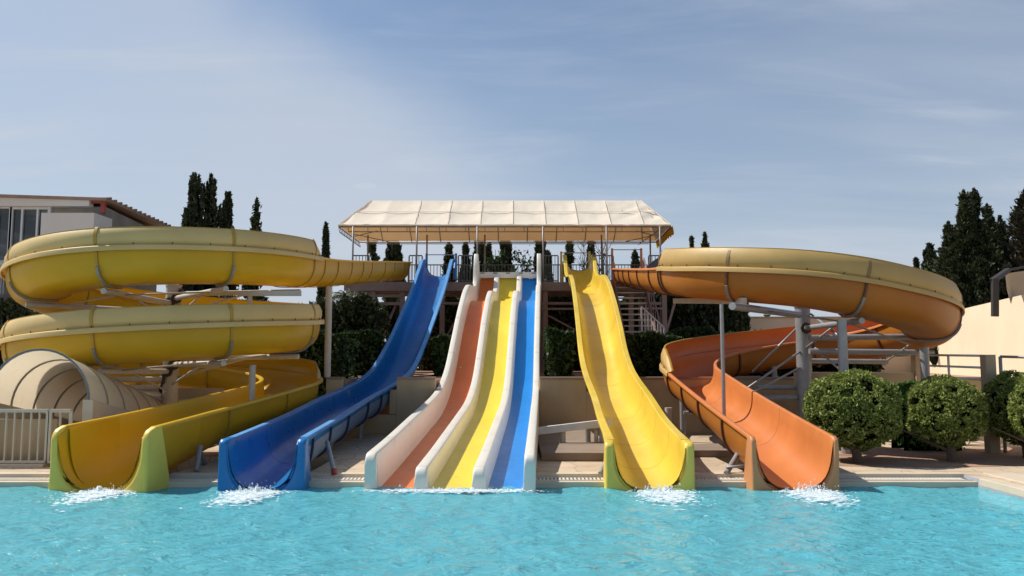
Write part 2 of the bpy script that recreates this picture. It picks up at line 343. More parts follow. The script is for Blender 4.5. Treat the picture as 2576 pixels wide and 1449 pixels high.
for a, b_ in SEG:
    g.add([(a, PY1 + .34, 0), (b_, PY1 + .34, 0), (b_, 14, 0), (a, 14, 0)], [(0, 1, 2, 3)]); g.add([(a, PY1 + .02, -.06), (b_, PY1 + .02, -.06), (b_, PY1 + .34, -.06), (a, PY1 + .34, -.06)], [(0, 1, 2, 3)])
for a, b_ in NOTCH:
    g.add([(a, PY1, -.3), (b_, PY1, -.3), (b_, 14, -.3), (a, 14, -.3), (a, PY1, 0), (b_, PY1, 0), (b_, 14, 0), (a, 14, 0)], [(0, 1, 2, 3), (1, 2, 6, 5), (2, 3, 7, 6), (3, 0, 4, 7)])
# sunken bays under the straight slides
GAPS = [(-3.80, -2.28, 21.2), (-1.73, .75, 20.5), (1.50, 2.72, 19.0)]
for a, b_, ye_ in GAPS: g.add([(a, 18.35, 0), (b_, 18.35, 0), (b_, ye_, 0), (a, ye_, 0)], [(0, 1, 2, 3)])
struct(build(g, 'pool_deck', Ms['deck'], recalc=False))
TZ = 1.2
g = MB()
xs = [-4.16]
for a, b_, ye_ in GAPS:
    g.add([(a, ye_, TZ), (b_, ye_, TZ), (b_, 21.6, TZ), (a, 21.6, TZ)], [(0, 1, 2, 3)])
    g.add([(xs[-1], 18.35, TZ), (a, 18.35, TZ), (a, 21.6, TZ), (xs[-1], 21.6, TZ)], [(0, 1, 2, 3)]); xs.append(b_)
g.add([(xs[-1], 18.35, TZ), (60, 18.35, TZ), (60, 21.6, TZ), (xs[-1], 21.6, TZ)], [(0, 1, 2, 3)])
g.add([(-4.16, 21.6, TZ), (60, 21.6, TZ), (60, 60, TZ), (-4.16, 60, TZ)], [(0, 1, 2, 3)])
g.add([(-400, 60, TZ), (400, 60, TZ), (400, 900, TZ), (-400, 900, TZ)], [(0, 1, 2, 3)])
for a, b_, ye_ in GAPS:
    g.add([(a, 18.35, 0), (a, ye_, 0), (a, ye_, TZ), (a, 18.35, TZ)], [(0, 1, 2, 3)])
    g.add([(b_, 18.35, 0), (b_, ye_, 0), (b_, ye_, TZ), (b_, 18.35, TZ)], [(0, 1, 2, 3)])
    g.add([(a, ye_, 0), (b_, ye_, 0), (b_, ye_, TZ), (a, ye_, TZ)], [(0, 1, 2, 3)])
struct(build(g, 'terrace_ground', Ms['soil'], recalc=False))
pf = MB()
pf.add([(PX0, PY0, -1.25), (PX1, PY0, -1.25), (PX1, PY1, -1.25), (PX0, PY1, -1.25), (PX0, PY0, -.02), (PX1, PY0, -.02), (PX1, PY1, -.3), (PX0, PY1, -.3)],
       [(0, 1, 2, 3), (0, 4, 5, 1), (1, 5, 6, 2), (2, 6, 7, 3), (3, 7, 4, 0)])
struct(build(pf, 'pool_floor', Ms['poolfloor'], recalc=False))
# water surface with real ripples
nx, ny = 620, 330
X = np.linspace(PX0 + .01, PX1 - .01, nx); T = np.linspace(0, 1, ny); Yv = PY0 + .01 + (PY1 - PY0 - .02) * (1 - (1 - T) ** 1.0)
XX, YY = np.meshgrid(X, Yv)
Z = np.zeros_like(XX)
for k in range(46):
    lam = .22 * (1.9 ** nr.uniform(0, 3.0)); th = nr.uniform(0, 2 * np.pi); ph = nr.uniform(0, 6.28)
    amp = .0022 * lam ** .8
    w = 2 * np.pi / lam; q = np.sin(w * (XX * np.cos(th) + YY * np.sin(th)) + ph + .8 * np.sin(.9 * XX + .7 * YY + k))
    Z += amp * (1.2 * q + .5 * np.cos(2 * (w * (XX * np.cos(th) + YY * np.sin(th)) + ph)))
EXITS = [(-5.6, 11.1, .6), (-3.45, 11.1, .55), (-.85, 11.1, 1.0), (1.9, 11.1, .55), (3.87, 11.1, .6)]
for ex, ey, er in EXITS:
    d = np.hypot((XX - ex) / 1.2, YY - ey)
    Z += .009 * np.sin(d * 17 + .6 * np.sin(XX * 3)) * np.exp(-d / .9)
verts = np.stack([XX, YY, WZ + Z], -1).reshape(-1, 3)
ii = (np.arange(ny - 1)[:, None] * nx + np.arange(nx - 1)[None]).reshape(-1)
faces = np.stack([ii, ii + 1, ii + nx + 1, ii + nx], -1)
def fastmesh(name, verts, faces, m, smooth=False, o0=(0, 0, 0)):
    me = bpy.data.meshes.new(name); k = faces.shape[1]; verts = np.asarray(verts, dtype=np.float32) - np.array(o0, dtype=np.float32)
    me.vertices.add(len(verts)); me.vertices.foreach_set('co', verts.reshape(-1))
    me.loops.add(len(faces) * k); me.loops.foreach_set('vertex_index', faces.reshape(-1).astype(np.int32))
    me.polygons.add(len(faces)); me.polygons.foreach_set('loop_start', np.arange(0, len(faces) * k, k, dtype=np.int32))
    me.polygons.foreach_set('use_smooth', np.full(len(faces), smooth))
    me.update(calc_edges=True); me.validate(); me.materials.append(m); return me
def fastobj(name, verts, faces, m, parent=None, loc=(0, 0, 0), smooth=False):
    o0 = ORIG[parent.name] if parent is not None else Vector(loc)
    o = bpy.data.objects.new(name, fastmesh(name, verts, faces, m, smooth, tuple(o0))); COL.objects.link(o)
    if parent is not None: o.parent = parent
    else: o.location = o0
    ORIG[o.name] = o0; return o
struct(fastobj('pool_water', verts, faces, Ms['water'], smooth=True))
# coping, kerb line
cp = MB()
for a, b_ in SEG:
    cp.box(((a + b_) / 2, PY1 + .035, -.205), (b_ - a, .11, .32)); cp.box(((a + b_) / 2, PY1 + .40, -.02), (b_ - a, .14, .076))
cp.box((PX1 + .09, 6.2, -.04), (.22, 10.3, .10)); cp.box((PX1 + .55, 6.2, .006), (.45, 11.3, .03))
struct(bev(build(cp, 'pool_coping', Ms['coping']), .008))
t = thing('drain_grating', 'long slotted white overflow grating along the far edge of the pool', 'drain', (-4.7, PY1 + .2, 0))
ch = MB()
for a, b_ in SEG: ch.box(((a + b_) / 2, PY1 + .205, -.058), (b_ - a, .20, .02))
build(ch, 'channel', Ms['slot'], t)
sl = MB(); x = -14.5
while x < 6.4:
    if any(a + .02 < x < b_ - .02 for a, b_ in SEG): sl.box((x, PY1 + .205, -.042), (.028, .19, .014))
    x += .055
for a, b_ in SEG: sl.box(((a + b_) / 2, PY1 + .105, -.042), (b_ - a, .012, .02)); sl.box(((a + b_) / 2, PY1 + .305, -.042), (b_ - a, .012, .02))
build(sl, 'slats', Ms['grate'], t)
# soil strip with bushes on the right
so = MB(); n = 40
vs = []
for i in range(n + 1):
    x = 4.75 + i * .35; vs.append((x, 12.62 + .08 * math.sin(i * .9) + .05 * math.sin(i * 2.3), .004)); vs.append((x, 15.4, .004))
so.add(vs, [(2 * i, 2 * i + 2, 2 * i + 3, 2 * i + 1) for i in range(n)]); struct(build(so, 'soil_bed', Ms['soil'], recalc=False))

# ---------------------------------------------------------------- walls
wl = MB(); y0 = 18.3
t = None
cur = -4.16
segs = []
WG = [(-3.80, -2.58), (-1.72, .62), (1.66, 2.54)]
for a, b_ in WG: segs.append((cur, a)); cur = b_
segs.append((cur, 12.5))
for a, b_ in segs: wl.box(((a + b_) / 2, y0 - .10, .61), (b_ - a, .2, 1.22))
for (a, b_), ht in zip(WG, (.43, .42, .94)): wl.box(((a + b_) / 2, y0 - .10, ht / 2), (b_ - a, .19, ht))
for a, b_ in ((-3.80, -3.65), (-2.74, -2.58)): wl.box(((a + b_) / 2, y0 - .10, .71), (b_ - a, .188, .54))
wl.box((-4.06, y0 + 2.9, .62), (.2, 5.8, 1.21))
rw = thing('retaining_wall', 'long low beige plaster retaining wall behind the slides, shaded and stained', 'wall', (0, y0, 0))
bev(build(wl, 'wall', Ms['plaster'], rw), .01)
cpw = MB()
for a, b_ in segs: cpw.box(((a + b_) / 2, y0 - .10, 1.24), (b_ - a, .26, .05))
bev(build(cpw, 'coping', mat('dark stained coping', (.30, .22, .16), .85, .3, 2, .2, 20), rw), .008)
# boundary wall at the back right, and the bright cream wall coming forward on the right
b = MB(); b.box((13.0, 30.1, 1.60), (12.0, .2, 3.2)); t = thing('boundary_wall', 'plain tan boundary wall seen between the orange spiral trough and the sky', 'wall', (13, 30, 0))
build(b, 'wall', Ms['back_wall'], t); b = MB(); b.box((13.0, 30.1, 3.23), (12.1, .3, .05)); build(b, 'coping', Ms['plaster'], t)
A = Vector((11.2, 16.6)); Bp = Vector((14.6, 28.2)); d = (Bp - A)
t = thing('cream_wall', 'tall sunlit cream wall running diagonally behind the round bushes on the right', 'wall', ((A.x + Bp.x) / 2, (A.y + Bp.y) / 2, 0))
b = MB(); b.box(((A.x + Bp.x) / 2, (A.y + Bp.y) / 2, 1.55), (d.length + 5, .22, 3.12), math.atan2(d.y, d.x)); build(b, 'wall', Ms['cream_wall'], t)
nrm = Vector((-d.y, d.x)).normalized()
b = MB(); q = A + d * .35 + nrm * .13; b.box((q.x, q.y, 1.45), (.16, .05, .11), math.atan2(d.y, d.x)); build(b, 'socket_box', Ms['galv'], t)
# ramp railing and beige piers right
t = thing('ramp_parapet', 'low beige parapet with square pillars beside the trimmed bushes', 'parapet', (8.6, 16, 0))
b = MB(); q0 = P(2490, 1000, 14.5)
b.box((q0.x, 14.5, .85), (.18, .18, 1.78)); build(b, 'pillar', Ms['plaster'], t)
b = MB(); q1 = P(2309, 930, 17.2); b.box((q1.x, 17.2, .90), (.18, .2, 1.80)); build(b, 'pillar', Ms['plaster'], t)
b = MB(); b.box((q1.x - 1.35, 17.25, .70), (2.5, .18, 1.37)); build(b, 'low_wall', Ms['plaster'], t)
t2 = thing('handrail', 'pale three bar pipe handrail between the two beige pillars', 'railing', (8.9, 15.5, 0), 'pipe handrails of the ramp')
pa = P(2322, 893, 16.6); pb = P(2473, 895, 14.62)
for k in range(3):
    m_ = MB(); dz = -.215 * k; m_.tube([pa + Vector((0, 0, dz)), pb + Vector((0, 0, dz))], .022, 8); build(m_, 'rail', Ms['whiterail'], t2)
for f in (.02, .45):
    p_ = pa.lerp(pb, f); m_ = MB(); m_.tube([(p_.x, p_.y, .0), (p_.x, p_.y, p_.z)], .024, 8); build(m_, 'post', Ms['whiterail'], t2)
t2 = thing('handrail', 'three bar pipe handrail, tone darkened for shade, right of the square pillar at the photo edge', 'railing', (9.6, 14.4, 0), 'pipe handrails of the ramp')
pa = P(2516, 897, 14.5); pb = P(2700, 902, 13.6)
for k in range(3):
    m_ = MB(); dz = -.29 * k; m_.tube([pa + Vector((0, 0, dz)), pb + Vector((0, 0, dz))], .024, 8); build(m_, 'rail', Ms['galv'], t2)  # darker grey stands in for shade on the continuing rail
p_ = pa; m_ = MB(); m_.tube([(p_.x, p_.y, .0), (p_.x, p_.y, p_.z)], .03, 8); build(m_, 'post', Ms['galv'], t2)
# awning at far right
t = thing('awning', 'small beige cloth awning on a dark bent post above the cream wall', 'awning', (11.2, 19, 0))
pp0 = P(2503, 796, 17.8); pp1 = P(2503, 702, 17.8); pp2 = P(2560, 690, 18.6); pp3 = P(2660, 655, 19.2)
m_ = MB(); m_.bar((pp0.x, pp0.y, pp0.z), pp1, .13, .09); build(m_, 'post', Ms['dark_post'], t)
m_ = MB(); m_.bar(pp1 + Vector((-.06, 0, -.04)), P(2535, 680, 18.4), .1); m_.bar(P(2535, 680, 18.4), pp3, .05); build(m_, 'arm', Ms['dark_post'], t)
m_ = MB(); rings = []
for i in range(13):
    f = i / 12; top = P(2530, 688, 18.5).lerp(pp3 + Vector((.3, 0, -.1)), f); bot = P(2545, 768, 18.9).lerp(P(2700, 765, 19.3), f)
    w = .07 * math.sin(i * 1.7); rings.append([top + Vector((0, w, 0)), top.lerp(bot, .5) + Vector((0, w + .05, 0)), bot + Vector((0, w, 0)), bot + Vector((0, w + .02, 0)), top.lerp(bot, .5) + Vector((0, w + .07, 0)), top + Vector((0, w + .02, 0))])
m_.loft(rings); build(m_, 'cloth', Ms['awn'], t)

# ---------------------------------------------------------------- slide machinery
def cr1(tab, x):                       # smooth (monotone-ish cubic) interpolation of a table
    xs = [a[0] for a in tab]; ys = [a[1] for a in tab]
    if x <= xs[0]: return ys[0]
    if x >= xs[-1]: return ys[-1]
    i = max(k for k in range(len(xs)) if xs[k] <= x); i = min(i, len(xs) - 2)
    h = xs[i + 1] - xs[i]; t = (x - xs[i]) / h
    def sl(k):
        if k == 0: return (ys[1] - ys[0]) / (xs[1] - xs[0])
        if k == len(xs) - 1: return (ys[-1] - ys[-2]) / (xs[-1] - xs[-2])
        a = (ys[k] - ys[k - 1]) / (xs[k] - xs[k - 1]); b = (ys[k + 1] - ys[k]) / (xs[k + 1] - xs[k])
        if a * b <= 0: return 0
        return 2 * a * b / (a + b)
    m0, m1 = sl(i), sl(i + 1)
    return (2 * t ** 3 - 3 * t * t + 1) * ys[i] + (t ** 3 - 2 * t * t + t) * h * m0 + (-2 * t ** 3 + 3 * t * t) * ys[i + 1] + (t ** 3 - t * t) * h * m1
def frames(path):
    out = []
    for i, p in enumerate(path):
        T_ = (path[min(i + 1, len(path) - 1)] - path[max(i - 1, 0)]).normalized()
        L = T_.cross(Vector((0, 0, 1))).normalized(); U = L.cross(T_).normalized(); out.append((p, L, U, T_))
    return out
def uprof(a, dep, n=18, p=.7):
    o = []
    for k in range(n + 1):
        t = math.pi * k / n; c, s_ = math.cos(t), math.sin(t)
        o.append((-a * math.copysign(abs(c) ** p, c), -dep * abs(s_) ** p))
    return o
def troughprof(a, w, dep, t=.012, lip=.05, p=.7, th=.03):
    inn = uprof(a, dep, 18, p); ou = uprof(a + t, dep + t, 18, p)
    rr = .018
    return [(-w, -lip), (-w, -rr), (-w + rr * .3, -rr * .3), (-w + rr, 0), (-a - rr, 0), (-a - rr * .3, -rr * .3)] + [(x, y - (0 if 0 < i < 18 else rr)) for i, (x, y) in enumerate(inn)] + \
           [(a + rr * .3, -rr * .3), (a + rr, 0), (w - rr, 0), (w - rr * .3, -rr * .3), (w, -rr), (w, -lip), (w - t, -lip), (w - t, -t - .012)] + \
           [(x, y - (0 if 0 < i < 18 else .03)) for i, (x, y) in reversed(list(enumerate(ou)))] + [(-w + t, -t - .012), (-w + t, -lip)]
def sweep(mb, fr, prof, caps=True, smooth=True):
    """prof: list, or function(i)->list, of (lateral, vertical)"""
    rings = []
    for i, (p, L, U, T_) in enumerate(fr):
        pr = prof(i) if callable(prof) else prof
        rings.append([p + L * x + U * y for x, y in pr])
    mb.loft(rings, smooth=smooth)
    if caps:
        n = len(rings[0])
        # cap as strip between first half and second half of the closed profile (thin shell)
        for r, fl in ((rings[0], 0), (rings[-1], 1)):
            o = len(mb.v); mb.v += r; h = n // 2
            for k in range(h - 1 + (n % 2)):
                a_, b_, c_, d_ = k, k + 1, n - 2 - k, n - 1 - k
                if b_ >= c_: break
                mb.f.append((o + a_, o + b_, o + c_, o + d_)); mb.sm.append(False)
    return mb
def endplate(mb, fr0, a, w, dep, zb, Rr=.07, th=.07, p=.7):
    """bulkhead at the exit: outer rectangle minus the U, with a rounded front edge. fr0=(p,L,U,T), T pointing away from the pool"""
    p_, L, U, T_ = fr0; L = Vector((L.x, L.y, 0)).normalized(); F = Vector((-T_.x, -T_.y, 0)).normalized()
    inner = []
    for k in range(61):
        t = math.pi * (.5 - .5 * math.cos(math.pi * k / 60)) * .75 + math.pi * k / 60 * .25; c, s_ = math.cos(t), math.sin(t)
        inner.append((-a * math.copysign(abs(c) ** p, c), -dep * abs(s_) ** p))
    n = len(inner)
    rr = .06
    outer = []
    H = zb - p_.z                                  # negative: down to below the water
    for k, (x, y) in enumerate(inner):
        f = k / (n - 1); sg = -1 if f < .5 else 1; g_ = min(f, 1 - f) * 2
        if g_ < .62: outer.append((sg * (w + .015 * g_), max(H, y * .985) if g_ < .25 else y * .985 + (H - y * .985) * ((g_ - .25) / .37) ** 1.5))
        else: outer.append((sg * (w + .015) * (1 - (g_ - .62) / .38), H))
    def ff(y):
        q = max(0.0, min(1.0, (y + Rr) / Rr)); return th - Rr * (1 - math.sqrt(max(0, 1 - q * q)))
    def pt(x, y, f): return p_ + L * x + Vector((0, 0, y)) + F * f
    rows = []
    for k in range(n):
        (xo, yo), (xi, yi) = outer[k], inner[k]
        dxy = Vector((xi - xo, yi - yo)); ln = dxy.length or 1e-6; e = min(rr, ln * .35); u = dxy / ln
        top = (k == 0 or k == n - 1)
        seq = [(xo, yo, -.12 - .3 * min(1, abs(yo)))]
        for j in range(4):
            ang = j / 3 * math.pi / 2
            seq.append((xo + u.x * e * (1 - math.cos(ang)), yo + u.y * e * (1 - math.cos(ang)), ff(yo + u.y * e * (1 - math.cos(ang))) - e * .9 * (1 - math.sin(ang))))
        for j in range(4):
            ang = (3 - j) / 3 * math.pi / 2
            seq.append((xi - u.x * e * (1 - math.cos(ang)), yi - u.y * e * (1 - math.cos(ang)), ff(yi) - e * .9 * (1 - math.sin(ang))))
        seq.append((xi, yi, -.02))
        rows.append([pt(*s) for s in seq])
    mb.loft(rows, closed=False)
    for r in (rows[0], rows[-1]):
        # rounded top of the plate
        o = len(mb.v); mb.v += r; mb.f.append(tuple(range(o, o + len(r)))); mb.sm.append(False)
    return mb
def ring(mb, fr, i, a, dep, t0=.013, t1=.05, hw=.02, ang0=0, ang1=1, p=.7):
    """a rib round the outside of the bowl at frame i"""
    p_, L, U, T_ = fr[i]; inn = uprof(a + t0, dep + t0, 24, p); ou = uprof(a + t1, dep + t1, 24, p)
    k0 = int(round(ang0 * 24)); k1 = int(round(ang1 * 24)); rings = []
    for k in range(k0, k1 + 1):
        (x0, y0_), (x1, y1_) = inn[k], ou[k]
        rings.append([p_ + L * x0 + U * y0_ - T_ * hw, p_ + L * x1 + U * y1_ - T_ * hw, p_ + L * x1 + U * y1_ + T_ * hw, p_ + L * x0 + U * y0_ + T_ * hw])
    mb.loft(rings); mb.add(rings[0], [(0, 1, 2, 3)]); mb.add(rings[-1], [(0, 1, 2, 3)])
    return mb
def seam(mb, fr, i, a, dep, w=.002, p=.7):
    """thin raised dark sealing line inside the trough"""
    p_, L, U, T_ = fr[i]; pr = uprof(a - .002, dep - .002, 24, p); rings = []
    pr = [(-a - .10, .005), (-a, .005)] + pr[1:-1] + [(a, .005), (a + .10, .005)]
    for k in range(len(pr)):
        x, y = pr[k]; rings.append([p_ + L * x + U * y - T_ * w, p_ + L * x * .996 + U * (y * .996) , p_ + L * x + U * y + T_ * w])
    mb.loft(rings, closed=False); return mb

# ---- spirals
def spiral(kind):
    if kind == 'yellow':
        Xc, Yc, s, Rc, a, w, dep = -7.18, 17.0, 1, 2.45, .57, .66, .62
        tab = [(-8, 3.88), (0, 3.83), (48, 3.72), (94, 3.61), (147, 3.38), (250, 2.92), (347, 2.52), (408, 2.33), (454, 2.18), (507, 1.98), (610, 1.58), (700, 1.25), (729, 1.14)]
        th1 = 729; exit_ = Vector((-5.56, 11.2, .74))
        appr = [(-4.1, 27.6, 5.02), (-4.3, 25, 4.72), (-4.55, 22, 4.36), (-4.66, 19, 4.02)]
        ps, pe = -6, 708
    else:
        Xc, Yc, s, Rc, a, w, dep = 6.15, 17.0, -1, 2.38, .53, .60, .60
        tab = [(-8, 3.7), (0, 3.62), (42, 3.38), (70, 3.23), (87, 3.11), (112, 2.9), (129, 2.78), (150, 2.65), (210, 2.3), (270, 2.0), (330, 1.66), (361, 1.46)]
        th1 = 361; exit_ = Vector((3.87, 11.2, .60))
        appr = [(4.1, 28.0, 4.85), (4.02, 25, 4.5), (3.9, 22, 4.16), (3.8, 19, 3.82)]
        ps, pe = -10, 368
    path = []; ph = []
    def catm(pts, n):
        out = []
        for i in range(len(pts) - 1):
            p0 = pts[max(i - 1, 0)]; p1 = pts[i]; p2 = pts[i + 1]; p3 = pts[min(i + 2, len(pts) - 1)]
            for k in range(n):
                t = k / n; out.append(.5 * ((2 * p1) + (p2 - p0) * t + (2 * p0 - 5 * p1 + 4 * p2 - p3) * t * t + (3 * p1 - p0 - 3 * p2 + p3) * t ** 3))
        return out
    ap = [Vector(q) for q in appr] + [Vector((Xc + s * Rc, Yc, tab[1][1]))]
    c = catm(ap, 12); path += c; ph += [-90 + 88 * i / len(c) for i in range(len(c))]
    f = 0
    while f <= th1:
        z = cr1(tab, f); path.append(Vector((Xc + s * Rc * math.cos(R(f)), Yc - Rc * math.sin(R(f)), z))); ph.append(f); f += 4
    last = path[-1]; L_ = (exit_ - last).length; n = int(L_ / .25)
    th = R(th1)
    for i in range(1, n + 1):
        t = i / n; q = last.lerp(exit_, t)
        # keep the helix slope at the start and flatten towards the pool
        z0, z1 = last.z, exit_.z; q.z = z0 + (z1 - z0) * (t * 1.15 - .15 * t * t)
        path.append(q); ph.append(th1 + 100 * t)
    fr = frames(path)
    return dict(path=path, ph=ph, fr=fr, a=a, w=w, dep=dep, ps=ps, pe=pe, out=(-1 if kind == 'yellow' else 1), Xc=Xc, Yc=Yc, s=s, Rc=Rc, th1=th1)
def panel(mb, S, i0, i1, taper0=True, taper1=True, H=.37):
    fr = S['fr']; o = S['out']; a = S['a']; w = S['w']; n = i1 - i0
    def prof(j, full):
        i = i0 + j; f = 1.0
        if taper0: f = min(f, .02 + max(0, j) / 3.0)
        if taper1: f = min(f, .02 + max(0, n - j) / 3.0)
        h = H * min(1, f) ** .6
        pts = [(a + .012, .004), (a + .03, .02), (a + .055, h * .3), (a + .05, h * .6), (a + .01, h * .88), (a - .02, h)]
        t = .012; flr = [(a - .032, h - .004), (a - .003, h * .87), (a + .037, h * .6), (a + .042, h * .3), (a + .016, .03), (a + .0, .008)]
        return [(o * x, y) for x, y in pts + flr]
    sweep(mb, fr[i0:i1 + 1], lambda j: prof(j, True)); return mb
def ptap(j, n): return min(1, .02 + min(j, n - j) / 3.0) ** .6
def lining(mb, S, i0, i1, H=.37):
    o = S['out']; a = S['a']; n = i1 - i0
    def prof(j):
        h = H * ptap(j, n); q = [(a - .0035, .010), (a + .0125, .032), (a + .0385, h * .3), (a + .0335, h * .6), (a - .0065, h * .868), (a - .034, h - .006)]
        q2 = [(x - .003, y) for x, y in q]; return [(o * x, y) for x, y in q + q2[::-1]]
    sweep(mb, S['fr'][i0:i1 + 1], prof, caps=False)
def topedge(mb, S, i0, i1, H=.37):
    o = S['out']; a = S['a']; n = i1 - i0
    def prof(j):
        h = H * ptap(j, n); return [(o * x, y) for x, y in [(a - .014, h - .012), (a - .014, h + .008), (a - .046, h + .006), (a - .046, h - .014)]]
    sweep(mb, S['fr'][i0:i1 + 1], prof, caps=False)
def flange(mb, S, i0, i1):
    o = S['out']; a, w = S['a'], S['w']
    pr = [(a + .005, .006), (w - .0, .012), (w + .012, .008), (w + .02, -.01), (w + .02, -.082), (w + .002, -.082), (w - .002, -.065), (w - .002, .001), (a + .005, .001)]
    sweep(mb, S['fr'][i0:i1 + 1], [(o * x, y) for x, y in pr]); return mb
def near(S, f): return min(range(len(S['ph'])), key=lambda i: abs(S['ph'][i] - f))
def build_spiral(kind):
    S = spiral(kind); fr = S['fr']; ye = kind == 'yellow'
    lab = 'large yellow spiral water slide winding two and a half turns on the left' if ye else 'large orange spiral water slide with one wide tan topped loop on the right'
    T0 = thing('spiral_slide', lab, 'water slide', (S['Xc'], S['Yc'], 0))
    shell = Ms['yel_shell'] if ye else Ms['or_shell']; fad = Ms['yel_faded'] if ye else Ms['or_faded']; rib = Ms['ye_rib'] if ye else Ms['or_rib']
    last = len(fr) - 1
    def depth(i):
        k = max(0, 1 - (fr[i][0] - fr[last][0]).length / 3.2); k = k * k * (3 - 2 * k) if i > last - 20 else 0
        return S['dep'] + (fr[last][0].z + .14 - S['dep']) * k
    DEP = [depth(i) for i in range(last + 1)]
    def tp(i):
        return troughprof(S['a'] + (.05 * max(0, 1 - (last - i) / 6) if ye else 0), S['w'] + (.06 * max(0, 1 - (last - i) / 6) if ye else 0), DEP[i])
    q_, L_, U_, T__ = fr[-1]; Fh = Vector((T__.x, T__.y, 0)).normalized(); Rr_ = .2 if ye else .07
    m_ = MB(); sweep(m_, fr + [(q_ + Fh * .035, Vector((L_.x, L_.y, 0)).normalized(), Vector((0, 0, 1)), T__)] + ([(q_ + Fh * (Rr_ - .02), Vector((L_.x, L_.y, 0)).normalized(), Vector((0, 0, 1)), T__)]),
        lambda i: tp(i) if i <= last else [(x, min(y, -.05 if i == last + 1 else (-.14 if ye else -.07))) for x, y in tp(last)]); ch = build(m_, 'trough', shell, T0, sharp=50)
    m_ = MB(); sweep(m_, fr, lambda i: [(x, min(y, -.03)) for x, y in uprof(S['a'] + .0135, DEP[i] + .0135)] + [(x, min(y, -.03)) for x, y in uprof(S['a'] + .017, DEP[i] + .017)][::-1], caps=False)
    build(m_, 'outer_skin', Ms['yel_out'] if ye else Ms['or_out'], T0, sharp=50)
    i0, i1 = near(S, S['ps']), near(S, S['pe'])
    m_ = MB(); panel(m_, S, i0, i1, H=.34 if ye else .38); build(m_, 'side_panel', fad, T0, sharp=60, label='raised outer side wall, faded khaki')
    m_ = MB(); lining(m_, S, i0, i1, H=.34 if ye else .38); build(m_, 'panel_lining', shell, T0, sharp=60)
    m_ = MB(); topedge(m_, S, i0, i1, H=.34 if ye else .38); build(m_, 'panel_edge', Ms['ye_rib'], T0, sharp=60)
    m_ = MB(); flange(m_, S, i0, i1); build(m_, 'rim_flange', fad, T0, sharp=50)
    # end plate at the pool
    p_, L, U, T_ = fr[-1]; aa, ww = (S['a'] + .05, S['w'] + .06) if ye else (S['a'], S['w'])
    m_ = MB(); endplate(m_, (p_, -L, U, -T_), aa + .007, ww, DEP[last] + .006, -.32, .2 if ye else .07, .2 if ye else .07); build(m_, 'end_plate', Ms['ye_end'] if ye else Ms['or_end'], T0, sharp=50)
    # joints
    if ye: js = [-88, -80, -70, -60, -50, -42, -34, -22, -12, 3] + list(range(48, 700, 45)) + [745, 790]
    else: js = [-86, -78, -68, -55, -40, -24, -12, -8] + [44, 92, 148, 195, 245, 300, 345, 366, 385, 410, 436]
    for jf in js:
        i = min(max(near(S, jf), 1), last - 1)
        m_ = MB(); ring(m_, fr, i, S['a'], DEP[i], .022, .05 if not ye else .038, .02); build(m_, 'joint_rib', rib, T0, sharp=50)
        if i0 < i < i1 - 3:
            o = S['out']; a = S['a']; h = .36; m_ = MB(); p2, L, U, T_ = fr[i]
            pts = [(a + .03, .02), (a + .058, h * .3), (a + .053, h * .6), (a + .013, h * .88), (a - .018, h + .004)]
            rg = [[p2 + L * o * x + U * y + T_ * q_ for q_ in (-.03, .03)] + [p2 + L * o * (x + .007) + U * y + T_ * q_ for q_ in (.03, -.03)] for x, y in pts]
            m_.loft(rg); build(m_, 'panel_joint', Ms['ye_rib'] if ye else mat('brown panel joint', (.24, .15, .06), .6, .1), T0, sharp=50)
        if 30 < jf < (640 if ye else 300):
            m_ = MB()
            if S['out'] < 0: ring(m_, fr, i, S['a'], S['dep'], .035, .066, .022, .12, .58)
            else: ring(m_, fr, i, S['a'], S['dep'], .035, .066, .022, .42, .88)
            build(m_, 'support_cradle', Ms['cradle'], T0, sharp=50)
    if not ye:
        m_ = MB()
        for jf in (372, 425): m_ = MB(); seam(m_, fr, near(S, jf), S['a'], DEP[near(S, jf)]); build(m_, 'seam', Ms['or_seam'], T0)
    # bolts under the flange and panel
    m_ = MB()
    for i in range(i0 + 1, i1, 3):
        p2, L, U, T_ = fr[i]; q = p2 + L * S['out'] * (S['a'] + .045) + U * .035; m_ = MB(); m_.tube([q - U * .02, q + U * .02], .007, 6); build(m_, 'bolt', Ms['bolt'], T0)
    return S, T0
SY, TY = build_spiral('yellow'); SO, TO = build_spiral('orange')
# steel frames that carry the spirals
def carrier(S, kind):
    ye = kind == 'yellow'; m0 = Ms['cream_pole'] if ye else Ms['galv']
    T0 = thing('slide_support', ('cream' if ye else 'grey') + ' steel column with branching pipe arms inside the ' + ('yellow' if ye else 'orange') + ' spiral', 'support', (S['Xc'], S['Yc'], 0))
    top = 3.2 if ye else 2.75
    m_ = MB(); m_.tube([(S['Xc'], S['Yc'], 0), (S['Xc'], S['Yc'], top)], .155, 20); m_.tube([(S['Xc'], S['Yc'], top), (S['Xc'], S['Yc'], top + .03)], .17, 20); build(m_, 'column', m0, T0)
    fs = [48, 93, 138, 3, 183, 228, 408, 363, 453, 498, 543, 588, 633] if ye else [92]
    for f in fs:
        i = near(S, f); p_, L, U, T_ = S['fr'][i]; z = p_.z - S['dep'] - .13
        if z < .3: continue
        c = Vector((S['Xc'], S['Yc'], z - .03)); e = Vector((p_.x, p_.y, z)); e = c + (e - c) * 1.12
        m_ = MB(); m_.tube([c, e], .055, 12); arm = build(m_, 'arm', m0, T0)
        dd = (e - c).normalized()
        m_ = MB(); m_.tube([c + dd * .155, c + dd * .19], .12, 8); build(m_, 'collar', Ms['bolt'], arm)
        m_ = MB(); m_.tube([Vector((c.x, c.y, z - .48)), c.lerp(e, .62)], .022, 8); build(m_, 'brace', m0, T0)
    return T0
CY = carrier(SY, 'yellow'); CO = carrier(SO, 'orange')
m_ = MB()   # thin tie rods between neighbouring arms
